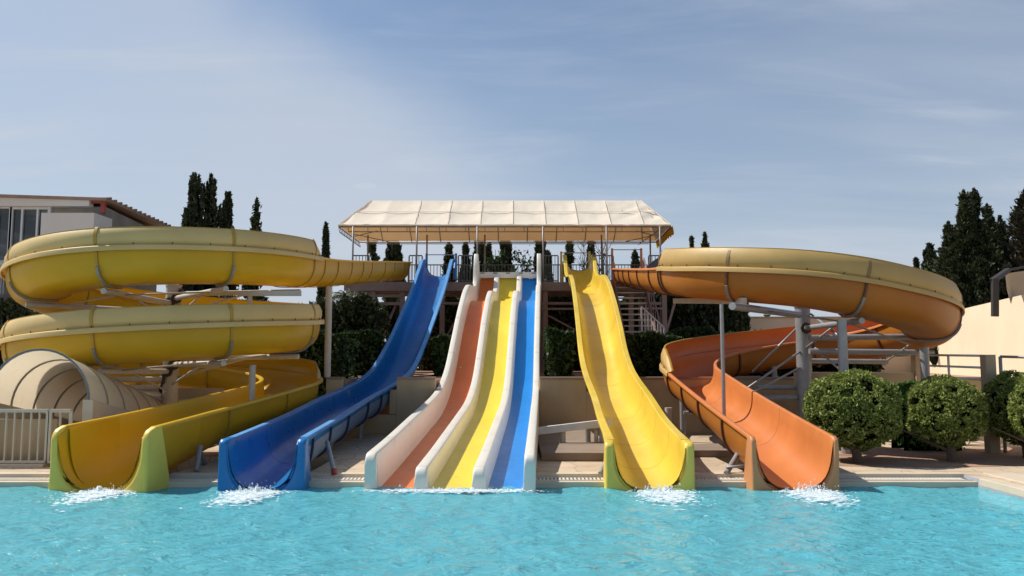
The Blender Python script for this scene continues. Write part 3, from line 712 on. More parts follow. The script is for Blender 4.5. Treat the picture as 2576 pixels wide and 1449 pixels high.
def tie(S, f1, z1, f2, z2, T0, mm, r=.018):
    m_ = MB(); a_ = Vector((S['Xc'] + S['s'] * S['Rc'] * .85 * math.cos(R(f1)), S['Yc'] - S['Rc'] * .85 * math.sin(R(f1)), z1)); b_ = Vector((S['Xc'] + S['s'] * S['Rc'] * .85 * math.cos(R(f2)), S['Yc'] - S['Rc'] * .85 * math.sin(R(f2)), z2))
    m_.tube([a_, b_], r, 8); build(m_, 'tie_rod', mm, T0)
tie(SY, 48, 2.95, 93, 2.85, CY, Ms['cream_pole']); tie(SY, 3, 3.1, 48, 2.95, CY, Ms['cream_pole']); tie(SY, 93, 2.85, 138, 2.7, CY, Ms['cream_pole'])
tie(SY, 408, 1.6, 453, 1.45, CY, Ms['cream_pole']); tie(SY, 363, 1.75, 408, 1.6, CY, Ms['cream_pole'])
tie(SO, 44, 2.62, 92, 2.35, CO, Ms['galv']); tie(SO, 92, 2.35, 148, 1.95, CO, Ms['galv']); tie(SO, 148, 1.95, 195, 1.6, CO, Ms['galv'])
# extra struts below the orange spiral
def post(name, label, x, y, z0, z1, r, mm, group=None, base=True, cat='post'):
    m_ = MB(); m_.tube([(x, y, z0), (x, y, z1)], r, 14)
    o = build(m_, name, mm, loc=(x, y, z0)); tag(o, label, cat, group); return o
q = P(2117, 800, 14.35); post('support_post', 'thick grey post standing under the front of the orange loop beside the big round bush', q.x, q.y, 0, q.z - .02, .085, Ms['galv'], 'free standing slide posts')
q = P(2325, 880, 16.0); post('support_post', 'grey post under the right end of the orange loop, above the second bush', q.x, q.y, 0, q.z + .05, .085, Ms['galv'], 'free standing slide posts')
q = P(1815, 765, 14.8); post('support_post', 'slim pale post rising through the inner bend of the orange trough', q.x, q.y, 0, q.z, .035, Ms['galv'], 'free standing slide posts')
q = P(1680, 940, 16.4); post('support_post', 'grey post at the left bend of the orange trough, beside the retaining wall', 3.45, q.y, 0, q.z - .45, .06, Ms['galv'], 'free standing slide posts')
q = P(823, 710, 17.95); post('support_post', 'tall square looking beige post standing on the left end of the retaining wall', q.x, 18.15, 1.26, 3.3, .075, Ms['cream_pole'], 'free standing slide posts')
q = P(1946, 895, 19.0); post('support_post', 'dark grey post under the far bend of the orange trough, seen between two tie rods', q.x, q.y, TZ, 1.5, .07, Ms['galv'], 'free standing slide posts')
q = P(636, 905, 15.4); post('support_post', 'short beige post inside the lowest bend of the yellow spiral', q.x, q.y, 0, 1.55, .06, Ms['cream_pole'], 'free standing slide posts')
m_ = MB(); c = Vector((6.15, 17, 0))
for (u0, v0, u1, v1, Yq, r) in ((2036, 850, 2362, 846, 16.2, .06), (2036, 884, 2348, 887, 16.4, .06), (2036, 908, 2232, 910, 17.4, .055), (1822, 1002, 2005, 1000, 17.0, .05), (1905, 975, 2005, 975, 17.2, .05), (1720, 1038, 1780, 1038, 15.6, .03)):
    a_ = P(u0, v0, Yq); b_ = P(u1, v1, Yq); m_ = MB(); m_.tube([a_, b_], r, 12); build(m_, 'crossbeam', Ms['galv'], CO)
for (u0, v0, u1, v1, Y0_, Y1_) in ((1868, 985, 2012, 885, 15.5, 16.9), (1885, 992, 2012, 925, 15.5, 16.9), (1893, 935, 2010, 820, 17.4, 17), (2040, 790, 2130, 860, 17, 15.0), (2050, 875, 2130, 945, 16.8, 15.6)):
    m_ = MB(); m_.tube([P(u0, v0, Y0_), P(u1, v1, Y1_)], .022, 8); build(m_, 'brace', Ms['galv'], CO)
m_ = MB(); m_.bar(P(1698, 757, 19.5), P(1872, 757, 14.9), .10, .12); build(m_, 'beam', Ms['cream_pole'], CO)
m_ = MB(); m_.tube([P(1842, 770, 14.4), P(2010, 792, 16.8)], .07, 12); build(m_, 'arm', Ms['galv'], CO)
m_ = MB(); m_.bar(P(600, 738, 15.6), P(757, 738, 15.6), .09, .1); m_.bar(P(629, 738, 15.6), P(629, 775, 15.6), .07); build(m_, 'beam', Ms['cream_pole'], CY)

# ---- straight slides
def straight(name, label, xt, zt, a, w, dep, shell, rimm, ribm, seams, ribs_at, legs, end_m, outm=None, ribt=.055, seamm=None):
    y1 = zt[-1][0]; path = []; y = 11.2
    while y <= y1 + 1e-6: path.append(Vector((cr1(xt, y), y, cr1(zt, y)))); y += .2
    fr = frames(path)
    T0 = thing(name, label, 'water slide', (path[0].x, 11.2, 0))
    DEP = []
    for i in range(len(fr)):
        k = max(0, 1 - (fr[i][0].y - 11.2) / 3.2); k = k * k * (3 - 2 * k); DEP.append(dep + (fr[0][0].z + .14 - dep) * k)
    def tp(i):
        k = max(0, 1 - i / 5) * .03; return troughprof(a + k, w + k, DEP[i])
    q_, L_, U_, T__ = fr[0]; Fh = Vector((-T__.x, -T__.y, 0)).normalized()
    m_ = MB(); sweep(m_, [(q_ + Fh * .055, Vector((L_.x, L_.y, 0)).normalized(), Vector((0, 0, 1)), T__)] + fr,
        lambda i: tp(i - 1) if i else [(x, min(y, -.07)) for x, y in tp(0)]); build(m_, 'trough', shell, T0, sharp=50)
    p_, L, U, T_ = fr[0]
    m_ = MB(); endplate(m_, (p_, L, U, T_), a + .037, w + .03, DEP[0] + .006, -.32); build(m_, 'end_plate', end_m, T0, sharp=50)
    m_ = MB()   # rim strips, a hair above the flange; blue ones carry painted sunlight
    for s_ in (-1, 1):
        sweep(m_, fr[1:], [(s_ * (a + .016), .0015), (s_ * (w - .014), .0015), (s_ * (w - .014), .004), (s_ * (a + .016), .004)])
    build(m_, 'rim', rimm, T0, sharp=60)
    for yy in ribs_at:
        i = int(round((yy - 11.2) / .2)); m_ = MB(); ring(m_, fr, i, a, DEP[i], .024, ribt, .022); build(m_, 'joint_rib', ribm, T0, sharp=50)
    for yy in seams:
        k = int(round((yy - 11.2) / .2)); m_ = MB(); seam(m_, fr, k, a, DEP[k]); build(m_, 'seam', seamm or ribm, T0)
    if outm:
        m_ = MB()
        i1_ = len(fr)
        sweep(m_, fr[2:i1_], lambda i: uprof(a + .014 + .03 * max(0, 1 - (i + 2) / 5), DEP[i + 2] + .014, 18)[1:-1] + uprof(a + .019 + .03 * max(0, 1 - (i + 2) / 5), DEP[i + 2] + .019, 18)[1:-1][::-1]); build(m_, 'outer_shell', outm, T0, sharp=50)
    for (A_, B_, r) in legs:
        m_ = MB(); m_.tube([A_, B_], r, 10); build(m_, 'leg', Ms['galv'], T0)
    return T0, fr
BX = [(11.2, -3.42), (14, -3.50), (16.3, -3.42), (18.5, -3.17), (20, -2.95), (21.7, -2.86), (23.7, -2.70), (25.1, -2.60), (27.4, -2.52)]
BZ = [(11.2, .56), (14, .66), (16.3, .86), (18.6, 1.12), (19.7, 1.36), (21.7, 2.08), (23.7, 3.17), (25.1, 3.98), (26.3, 4.66), (27.1, 5.05), (27.6, 5.08)]
TB, FB = straight('open_slide', 'deep blue open water slide left of the white triple slide', BX, BZ, .435, .56, .58, Ms['blue'], Ms['blue_pale'], Ms['blue_rib'], [13.0],
    [12.2, 13.6, 15.0, 16.6, 17.6, 19.6, 21.4, 23.4, 25.4], [((-2.86, 12.6, .38), (-2.55, 11.75, .02), .035), ((-3.42, 15.4, .15), (-3.42, 15.4, 0.0), .05), ((-3.2, 17.2, .4), (-3.2, 17.2, 0), .06), ((-2.75, 20.2, 1.0), (-2.2, 20.4, 0.2), .035)], Ms['blue'], Ms['blue_out'])
m_ = MB(); m_.tube([(-2.57, 11.8, .07), (-2.55, 11.75, .0)], .045, 10); build(m_, 'foot', Ms['red_paint'], TB)
YX = [(11.2, 1.885), (13.2, 1.97), (15.2, 2.05), (18.2, 2.10), (21.2, 2.20), (24.7, 2.32), (28.6, 2.40)]
YZ = [(11.2, .52), (13.2, .70), (15.2, 1.01), (17.3, 1.40), (18.5, 1.80), (19.8, 2.50), (21.3, 3.22), (23.4, 3.98), (24.6, 4.25), (26.4, 4.42), (27.4, 4.62), (28.0, 5.1), (28.4, 5.35), (28.8, 5.42)]
TYS, FY = straight('open_slide', 'bright lemon yellow open water slide right of the white triple slide', YX, YZ, .45, .575, .58, Ms['yel_slide'], Ms['yel_slide'], mat('dull ochre rib', (.35, .24, .04), .6), [12.4, 13.8, 15.6, 18.0, 20.4, 22.6, 24.2],
    [12.6, 14.2, 15.8, 17.4, 19.4, 21.6, 23.8, 25.4], [((1.5, 12.3, .30), (1.27, 11.75, .02), .035), ((1.4, 15.0, .45), (1.4, 15.0, 0), .05), ((2.1, 18.6, .95), (2.1, 18.6, 0), .06), ((2.2, 22.8, 2.6), (2.2, 22.8, 1.2), .06)], Ms['ye_end'], seamm=mat('faint yellow seam', (.5, .36, .05), .6))
# legs for the lower ends of the spirals
for T0, A_, B_ in ((TY, (-4.75, 12.4, .33), (-4.62, 11.95, .02)), (TY, (-4.85, 12.55, .33), (-4.85, 12.9, .0)), (TY, (-4.5, 14.8, .35), (-4.5, 14.8, 0)), (TO, (3.42, 12.3, .25), (3.08, 11.75, .02)), (TO, (3.5, 12.4, .3), (3.42, 12.7, 0)), (TO, (3.9, 14.4, .35), (3.9, 14.4, 0.1))):
    m_ = MB(); m_.tube([A_, B_], .04, 10); build(m_, 'leg', Ms['galv'], T0)
m_ = MB(); m_.tube([(3.1, 11.8, .1), (3.5, 11.9, .12)], .02, 8); build(m_, 'leg_brace', Ms['galv'], TO)
# starting gates: side plates and grab bar at the head of each slide
def gate(name, T0, x, y, w, z0, z1, mm, y1=None, bar=True):
    for s_ in (-1, 1):
        m_ = MB(); y1_ = y + .75
        prof = [(y, z0), (y1_, z0), (y1_, z1), (y1_ - .14, z1), (y1_ - .17, z0 + (z1 - z0) * .72), (y1_ - .30, z0 + (z1 - z0) * .66), (y + .22, z0 + (z1 - z0) * .60), (y, z0 + (z1 - z0) * .35)]
        xx = x + s_ * w; vs = [(xx - .035, a_, b_) for a_, b_ in prof] + [(xx + .035, a_, b_) for a_, b_ in prof]
        k = len(prof); m_.add(vs, [tuple(range(k))[::-1], tuple(range(k, 2 * k))] + [(i, (i + 1) % k, (i + 1) % k + k, i + k) for i in range(k)])
        bev(build(m_, 'gate_side', mm, T0), .015)
    if bar:
        m_ = MB(); m_.tube([(x - w, y + .6, z1 - .06), (x + w, y + .6, z1 - .06)], .016, 8); build(m_, 'grab_bar', Ms['galv'], T0)
gate('b', TB, -2.50, 27.55, .52, 4.42, 5.40, Ms['blue'])
gate('y', TYS, 2.33, 28.7, .52, 4.42, 5.62, Ms['yel_slide'])
gate('o', TO, 4.1, 27.85, .52, 4.2, 5.62, Ms['or_shell'])

# ---- white triple slide
def triple():
    T0 = thing('triple_slide', 'white racing slide with three side by side lanes of orange, yellow and blue', 'water slide', (-.84, 11.2, 0))
    zt = [(11.2, .38), (12.4, .46), (14.1, .60), (16, .76), (17.5, .90), (18.5, 1.07), (19.6, 1.42), (21.1, 2.26), (22.0, 2.80), (22.9, 3.28), (24.1, 3.80), (24.9, 3.98), (26.5, 4.08), (27.1, 4.20), (27.6, 4.55), (28.0, 4.90), (28.2, 4.98)]
    def xc(y): return -.845 + (y - 11.2) / 17.7 * .745
    path = []; y = 11.2
    while y <= 28.17: path.append(Vector((xc(y), y, cr1(zt, y)))); y += .177
    fr = frames(path); Wt = 1.16
    # section: walls/dividers (x centre, half width, height above lane)
    lane = -.50
    cols = [(-Wt + .07, .075, 0.0, 'side_wall'), (-.395, .082, -.19, 'divider'), (.395, .082, -.19, 'divider'), (Wt - .07, .075, 0.0, 'side_wall')]
    for (cx, hw, top, nm) in cols:
        def pr(i):
            hh = top; 
            if nm == 'side_wall': q_ = min(1, max(0, (fr[i][0].y - 27.1) / .95)); hh = top + .52 * q_ * q_ * (3 - 2 * q_)
            if nm == 'divider': hh = top
            b0 = lane - .03; r_ = .03; fl = .03
            return [(cx - hw - (fl if cx > -1 else 0), b0), (cx - hw - (fl * .4 if cx > -1 else 0), b0 + .10), (cx - hw, hh - r_ * 1.2), (cx - hw + r_ * .3, hh - r_ * .3), (cx - hw + r_, hh), (cx + hw - r_, hh), (cx + hw - r_ * .3, hh - r_ * .3), (cx + hw, hh - r_ * 1.2), (cx + hw + (fl * .4 if cx < 1 else 0), b0 + .10), (cx + hw + (fl if cx < 1 else 0), b0)]
        m_ = MB(); n_ = len(fr) - (0 if nm == 'side_wall' else 1)
        sweep(m_, fr[:n_], pr)
        # rounded nose into the water
        p_, L, U, T_ = fr[0]; rg = []
        for k in range(6):
            ang = k / 5 * math.pi / 2; dz = -.14 * (1 - math.cos(ang)); dyy = -.12 * math.sin(ang)
            r0 = []
            for (x, yv) in pr(0):
                hv = yv if yv < lane + .15 else yv + dz
                r0.append(p_ + L * x + Vector((0, dyy, hv)))
            rg.append(r0)
        down = [Vector((v.x, v.y, -.3)) for v in rg[-1]]
        m_.loft(rg); o_ = len(m_.v); m_.v += rg[-1]; m_.f.append(tuple(range(o_, o_ + len(rg[-1])))); m_.sm.append(False)
        # skirt below lane level at nose
        b_ = [v for v in rg[-1]]; c0 = b_[0]; c1 = b_[-1]
        m_.box(((c0.x + c1.x) / 2, 11.2 - .055, -.22), (abs(c1.x - c0.x), .13, .24))
        build(m_, nm, Ms['white'], T0, sharp=50)
    for (x0, x1, mm, nm) in ((-1.045, -.455, 'lane_or', 'orange'), (-.325, .325, 'lane_ye', 'yellow'), (.455, 1.045, 'lane_bl', 'blue')):
        m_ = MB(); sweep(m_, fr, [(x0 - .04, lane - .012), (x0 - .04, lane), (x0 + .03, lane - .004), ((x0 + x1) / 2, lane - .012), (x1 - .03, lane - .004), (x1 + .04, lane), (x1 + .04, lane - .012), (x1, lane - .03), (x0, lane - .03)], caps=False)
        build(m_, 'lane', Ms[mm], T0, sharp=60, label=nm + ' sliding lane')
    # front lip of each lane
    m_ = MB(); m_.box((-.845, 11.24, -.24), (2.2, .05, .24)); build(m_, 'front_lip', Ms['white'], T0)
    # underside hull
    m_ = MB(); sweep(m_, fr[:-2], [(-Wt + .04, lane - .032), (Wt - .04, lane - .032), (Wt - .1, lane - .09), (-Wt + .1, lane - .09)]); build(m_, 'hull', Ms['white'], T0)
    # head rail with dark slots
    p_, L, U, T_ = fr[-1]
    m_ = MB(); m_.box((p_.x, 28.22, 4.62), (2.15, .12, .22)); bev(build(m_, 'head_rail', Ms['white'], T0), .03)
    m_ = MB()
    for k in (-.9, -.45, .0, .45, .9): m_.box((p_.x + k, 28.158, 4.69), (.14, .02, .03))
    build(m_, 'slots', Ms['slot'], T0)
    # seams across the walls
    m_ = MB()
    for yy in (12.6, 14.0, 15.5, 17.2, 18.9, 20.5, 22.1, 23.7, 25.5):
        i = int((yy - 11.2) / .177); p_, L, U, T_ = fr[i]
        for (cx, hw, top, nm) in cols:
            s_ = [(cx - hw - .003, lane + .05), (cx - hw - .003, top - .03), (cx - hw + .028, top + .003), (cx + hw - .028, top + .003), (cx + hw + .003, top - .03), (cx + hw + .003, lane + .05)]
            rg = [[p_ + L * x + U * v - T_ * .004, p_ + L * x + U * v + T_ * .004] for x, v in s_]; m_.loft(rg, closed=False)
    build(m_, 'seams', mat('grey sealant', (.35, .33, .3), .8), T0)
    for (yy, xo) in ((14.5, -1.0), (14.5, 1.0), (17.3, -1.0), (17.3, 1.0), (20.8, -.9), (20.8, .9), (24.5, -.9), (24.5, .9)):
        z = cr1(zt, yy) - .62; z0 = 0 if yy < 21.5 else 1.2; m_ = MB(); m_.tube([(xc(yy) + xo, yy, z0), (xc(yy) + xo, yy, z)], .05, 10); build(m_, 'leg', Ms['cream_pole'], T0)
    return T0
TW = triple()

# ---------------------------------------------------------------- tower
PZ = 4.38; FYt, BYt = 28.25, 31.0
TW0 = thing('slide_tower', 'pinkish brown steel platform on posts behind the heads of the slides', 'platform', (0, 29.5, TZ))
x0, x1 = P(870, 712, FYt).x, P(1668, 712, FYt).x
m_ = MB(); m_.box(((x0 + x1) / 2, 29.6, PZ - .05), (x1 - x0, 2.8, .1)); bev(build(m_, 'deck', Ms['concrete'], TW0), .01)
m_ = MB(); m_.box(((x0 + x1) / 2, FYt - .02, PZ - .16), (x1 - x0 + .1, .10, .30)); build(m_, 'fascia_beam', Ms['tower'], TW0)
m_ = MB(); m_.box(((x0 + x1) / 2, BYt, PZ - .16), (x1 - x0, .10, .26)); build(m_, 'fascia_beam', Ms['tower'], TW0)
for yy in (28.9, 30.0):
    m_ = MB(); m_.box(((x0 + x1) / 2, yy, PZ - .2), (x1 - x0, .1, .2)); build(m_, 'joist', Ms['tower'], TW0)
m_ = MB(); m_.box(((x0 + x1) / 2, FYt + .1, PZ - .75), (x1 - x0, .08, .10)); build(m_, 'tie_beam', Ms['tower'], TW0)
for u in (878, 938, 1011, 1112, 1260, 1372, 1480, 1588, 1629, 1672):
    xx = (u - 1288) / FPX * (FYt + .05)
    m_ = MB(); m_.box((xx, FYt + .1, (TZ + PZ - .32) / 2), (.17, .17, PZ - .32 - TZ)); build(m_, 'post', Ms['tower'], TW0)
for u in (900, 1040, 1190, 1360, 1500, 1611, 1665):
    xx = (u - 1288) / FPX * BYt; m_ = MB(); m_.box((xx, BYt - .1, (TZ + PZ - .3) / 2), (.15, .15, PZ - .3 - TZ)); build(m_, 'post', Ms['tower'], TW0)
def Z2(u, v, Y=FYt + .05): return P(u, v, Y)
for (u0, v0, u1, v1, w_) in ((912, 715, 955, 848, .10), (950, 760, 932, 848, .07), (905, 720, 918, 835, .07), (960, 850, 1010, 735, .08), (1372, 790, 1485, 850, .06), (1120, 850, 1190, 740, .06), (1630, 745, 1608, 840, .09), (1611, 745, 1625, 780, .07), (1700, 752, 1672, 850, .08)):
    m_ = MB(); m_.bar(P(u0, v0, FYt + .3), P(u1, v1, FYt + .3), w_); build(m_, 'brace', Ms['tower'], TW0)
for (u0, u1, v) in ((1100, 1190, 763), (1358, 1450, 763), (1358, 1450, 777), (1590, 1672, 776), (938, 1011, 745), (1100, 1190, 846)):
    m_ = MB(); m_.bar(P(u0, v, FYt + .02), P(u1, v, FYt + .02), .07); build(m_, 'crossbar', Ms['tower'], TW0)
for (u, v0) in ((850, 720), (905, 722)):
    m_ = MB(); m_.bar(P(u, v0, 24), P(u, 850, 24), .1); 
def railing(T0, name, a, b_, zb, zt, step, mm, w=.022, post_w=.045, label=None, mid=None):
    """one railing part: rails, end posts and balusters"""
    a = Vector(a); b_ = Vector(b_); n = max(1, int(round((b_ - a).length / step))); m_ = MB()
    for z in (zb, zt): m_.bar(Vector((a.x, a.y, z + a.z)), Vector((b_.x, b_.y, z + b_.z)), .04)
    for i in range(n + 1):
        p_ = a.lerp(b_, i / n); ww = post_w if i in (0, n) else w
        m_.bar((p_.x, p_.y, p_.z + (zb + .02 if i not in (0, n) else 0)), (p_.x, p_.y, p_.z + zt - .022), ww)
    return build(m_, name, mm, T0, label=label)
def fx(u): return (u - 1288) / FPX * FYt
for (u0, u1) in ((1027, 1060), (1152, 1198), (1366, 1405), (1492, 1545), (1635, 1668), (884, 925)):
    railing(TW0, 'railing', (fx(u0), FYt + (.05 if u0 != 1152 else .02), PZ), (fx(u1), FYt + .05, PZ), .05, .95, .115, Ms['darkrail'])
railing(TW0, 'railing', (x0 + .1, BYt - .15, PZ), (x1 - .1, BYt - .15, PZ), .1, .92, .125, Ms['darkrail'], label='long rear railing of the platform')
railing(TW0, 'railing', (x1 - .05, FYt + .1, PZ), (x1 - .05, BYt - .2, PZ), .1, .92, .125, Ms['darkrail'])
# stairs on the right
ST = thing('staircase', 'open metal staircase climbing to the platform behind the yellow slide', 'stairs', (5.2, 27, TZ))
sx = fx(1580)
m_ = MB()
for k in range(12):
    m_.box((sx + .02, 25.3 + k * .235, 1.95 + k * .2), (.95, .25, .04))
build(m_, 'steps', Ms['cream_pole'], ST)
for s_ in (-1, 1):
    m_ = MB(); m_.bar((sx + .02 + s_ * .5, 25.1, 1.82), (sx + .02 + s_ * .5, 28.1, 4.3), .05, .18); build(m_, 'stringer', Ms['tower'], ST)
m_ = MB(); m_.box((sx + .35, 24.75, 1.75), (1.6, 1.0, .06)); build(m_, 'landing', Ms['concrete'], ST)
m_ = MB()
for k in range(5): m_.box((sx + 1.3 + k * .26, 24.75, 1.72 - k * .11), (.28, .95, .04))
build(m_, 'steps', Ms['cream_pole'], ST)
railing(ST, 'handrail', (fx(1600) * .9, 24.3, 2.35), (4.6, 24.3, 1.72), .06, .9, .14, Ms['whiterail'])
railing(ST, 'handrail', (4.62, 24.3, 1.25), (5.28, 24.3, 1.25), .06, .97, .14, Ms['whiterail'])
railing(ST, 'handrail', (5.30, 24.3, 1.25), (5.55, 23.6, 1.22), .06, .97, .10, Ms['whiterail'])
railing(ST, 'handrail', (sx + .55, 25.2, 1.95), (sx + .55, 28.0, 4.3), .06, .9, .45, Ms['tower'])
# ---------------------------------------------------------------- canopy
CN = thing('shade_canopy', 'long cream canvas canopy with hipped ends on a thin steel frame over the platform', 'canopy', (0, 29.5, PZ))
CF, CB, CR = 28.4, 32.3, 30.4
SX0, SXP = .03, 1.17
eL = P(851, 567, CF); eR = P(1688, 566, CF); bL = P(903, 604, CB); bR = P(1668, 605, CB); rL = P(935, 507, CR); rR = P(1611, 502, CR)
rL.z = rR.z = (rL.z + rR.z) / 2; eL.z = eR.z = (eL.z + eR.z) / 2; bL.z = bR.z = eL.z + .02; bL.x = eL.x; bR.x = eR.x + .15
# canvas: front slope, back slope, two hips; ridges between frame hoops sag slightly
def slope(m_, a, b_, c, d_, nu, nv, nb, sag, wr=0):
    """a-b eave, d-c ridge; nb = bays"""
    rows = []
    for j in range(nv + 1):
        row = []
        for i in range(nu + 1):
            u = i / nu; v = j / nv; p_ = a.lerp(b_, u).lerp(d_.lerp(c, u), v)
            nrm_ = (b_ - a).cross(d_ - a).normalized()
            if nrm_.z < 0: nrm_ = -nrm_
            s_ = sag * (abs(math.sin(math.pi * ((p_.x - SX0) / SXP if nb > 1 else u))) ** .6) * (math.sin(math.pi * min(1, max(0, v))) ** .5 if v < .999 else 0) * (.35 + .65 * abs(math.sin(math.pi * v * 2)) ** .5)
            wrk = 0
            if wr and u > .82: wrk = wr * math.sin((u * 13 - v * 3.2) * 6.0 + 2 * math.sin(v * 5)) * (u - .82) / .18 * math.sin(math.pi * v) 
            nz = .02 * mnoise.noise(Vector((p_.x * 1.3, p_.y * 1.3, 3))) + .012 * mnoise.noise(Vector((p_.x * 4, p_.y * 4, 3)))
            if v == 0: p_ = p_ + Vector((0, 0, -.03 * abs(mnoise.noise(Vector((p_.x * 2.2, 1, 1))))))
            row.append(p_ - nrm_ * (s_ + wrk * .5 - nz * (1 if 0 < v < 1 else 0)))
        rows.append(row)
    m_.loft(rows, closed=False)
m_ = MB(); slope(m_, eL, eR, rR, rL, 150, 16, 9, .055, .07); fo = build(m_, 'front_canvas', Ms['canopy'], CN, sharp=85)
m_ = MB(); slope(m_, bL, bR, rR, rL, 100, 10, 9, .05); build(m_, 'rear_canvas', Ms['canopy'], CN, sharp=85)
m_ = MB(); slope(m_, eL, bL, rL + Vector((0, .01, 0)), rL, 16, 8, 1, .05); build(m_, 'end_canvas', Ms['canopy'], CN, sharp=85)
m_ = MB(); slope(m_, eR, bR, rR + Vector((0, .01, 0)), rR, 16, 8, 1, .05, 0); build(m_, 'end_canvas', Ms['canopy'], CN, sharp=85)
m_ = MB()
for i in range(41):          # rolled hem at the front eave
    pass
pts = [eL.lerp(eR, i / 60) + Vector((0, -.01, .0 + .018 * mnoise.noise(Vector((i * .7, 0, 0))))) for i in range(61)]
m_.tube(pts, [.035 + .018 * mnoise.noise(Vector((i * .9, 5, 0))) for i in range(61)], 8); build(m_, 'hem', Ms['canopy'], CN)
# seams
m_ = MB()
for k in range(10):
    X_ = SX0 + SXP * (k - 4) if 0 < k < 9 else None
    a_ = (eL if k == 0 else eR) if X_ is None else Vector((X_, eL.y, eL.z)); c_ = (rL if k == 0 else rR) if X_ is None else Vector((X_, rL.y, rL.z))
    off = Vector((0, -.012, .018)); m_.tube([a_ + off, a_.lerp(c_, .5) + off, c_ + off], .009, 6)
a_ = eL.lerp(rL, .5) + Vector((0, -.012, .018)); c_ = eR.lerp(rR, .5) + Vector((0, -.012, .018)); m_.tube([a_, c_], .012, 6)
build(m_, 'canvas_seams', Ms['canopy'], CN)
fm = Ms['darkrail']; fm2 = mat('grey frame tube', (.26, .24, .22), .5, .15, metallic=.2)
dn = Vector((0, .04, -.05))
for nm, a_, b_ in (('eave_tube', eL + dn, eR + dn), ('eave_tube', bL + dn, bR + dn), ('ridge_tube', rL + Vector((0, 0, -.1)), rR + Vector((0, 0, -.1)))):
    m_ = MB(); m_.tube([a_, b_], .028, 8); build(m_, nm, fm2, CN)
m_ = MB(); m_.tube([eL + Vector((.35, .1, -.22)), eR + Vector((-.3, .1, -.22))], .02, 8)
for k in range(17):
    p_ = eL.lerp(eR, (k + .5) / 17); m_.tube([p_ + dn, p_ + Vector((0, .08, -.22))], .012, 6)
build(m_, 'front_truss', fm2, CN)
m_ = MB(); m_.tube([bL + Vector((.3, -.1, -.14)), bR + Vector((-.3, -.1, -.14))], .018, 8); build(m_, 'rear_truss', fm2, CN)
for k in range(10):
    X_ = min(eR.x - .1, max(eL.x + .1, SX0 + SXP * (k - 4.5))); rx = min(rR.x, max(rL.x, X_))
    m_ = MB(); m_.tube([Vector((X_, eL.y, eL.z)) + dn, Vector((rx, rL.y, rL.z - .1)), Vector((X_, bL.y, bL.z)) + dn], .018, 8); build(m_, 'rafter', fm2, CN)
m_ = MB(); m_.tube([eL + dn, bL + dn], .022, 8); m_.tube([eL + dn + Vector((.05, 0, -.2)), bL + dn + Vector((.05, 0, -.2))], .018, 8)
for k in range(14):
    p_ = (eL + dn).lerp(bL + dn, k / 13); m_.tube([p_, p_ + Vector((.05, 0, -.2))], .012, 6)
build(m_, 'end_truss', fm2, CN)
m_ = MB(); m_.tube([eR + dn, bR + dn], .022, 8); m_.tube([eR + dn + Vector((-.25, 0, 0)), bR + dn + Vector((-.7, 0, -.1))], .018, 8); build(m_, 'end_truss', fm2, CN)
for i, u in enumerate((884, 1046, 1200, 1367, 1528.5, 1664.5)):
    xx = (u - 1288) / FPX * (FYt - .05); m_ = MB(); m_.tube([(xx, FYt - .03, PZ - .1), (xx, FYt - .03, 6.36)], .032, 8); build(m_, 'post', fm2, CN)
for i, u in enumerate((921, 1071.5, 1219, 1367.5, 1516, 1640)):
    xx = (u - 1288) / FPX * (BYt - .1); m_ = MB(); m_.tube([(xx, BYt, PZ), (xx, BYt, 6.5)], .032, 8); build(m_, 'post', fm2, CN)
for (u, s_) in ((884, 1), (1664.5, -1)):
    xx = (u - 1288) / FPX * (FYt - .05); m_ = MB(); m_.tube([(xx, FYt, 6.0), (xx + s_ * .7, FYt + .9, 6.35)], .018, 6); m_.tube([(xx, FYt, 6.1), (xx + s_ * .9, FYt + 2.2, 6.15)], .016, 6); build(m_, 'strut', fm2, CN)
# scalloped yellow valance on the right end
m_ = MB(); rows = []; n = 60
a_ = eR + Vector((.05, -.02, -.02)); b_ = bR + Vector((.02, .1, -.02)); top = []; bot = []
for i in range(n + 1):
    u = i / n; p_ = a_.lerp(b_, u) + Vector((.015 * math.sin(i * .8), 0, 0)); h = .24 + .07 * abs(math.sin(u * math.pi * 9))
    top.append(p_); bot.append(p_ + Vector((.04, 0, -h)))
t_ = Vector((.008, 0, 0)); m_.loft([[a1, b1, b1 + t_, a1 + t_] for a1, b1 in zip(top, bot)]); build(m_, 'valance', Ms['valance'], CN, label='scalloped yellow valance hanging from the right end')

# ---------------------------------------------------------------- small concrete step and white beam under the slides
t = thing('concrete_step', 'low dark concrete step against the retaining wall with a white slanted beam above', 'step', (.9, 14.5, 0))
m_ = MB(); m_.box((1.08, 15.6, .07), (1.2, 4.6, .14)); bev(build(m_, 'slab', Ms['concrete'], t), .01)
t = thing('slanted_beam', 'pale slanted beam on short legs between the white and yellow slides', 'beam', (.9, 15.0, .14))
a_ = P(1345, 1085, 14.9); b_ = P(1540, 1062, 14.9); m_ = MB(); m_.bar(a_, b_, .12, .13); build(m_, 'beam', Ms['whiterail'], t)
for (u, r) in ((1416, .05), (1500, .04), (1518, .08)):
    q = P(u, 1085, 14.9); m_ = MB(); m_.tube([(q.x, q.y, .14), (q.x, q.y, q.z + .02)], r, 12); build(m_, 'leg', Ms['cream_pole'], t)
t = thing('footing', 'flat concrete footing block under the orange slide posts', 'footing', (3.55, 14.2, 0), 'concrete footings'); m_ = MB(); m_.box((3.35, 14.4, .06), (.95, 1.1, .12)); bev(build(m_, 'block', Ms['concrete'], t), .01)
t = thing('footing', 'small concrete footing with a grey stub, behind the yellow slide exit', 'footing', (1.6, 15.6, 0), 'concrete footings'); m_ = MB(); m_.box((2.95, 15.3, .09), (.5, .6, .18)); bev(build(m_, 'block', Ms['concrete'], t), .01)
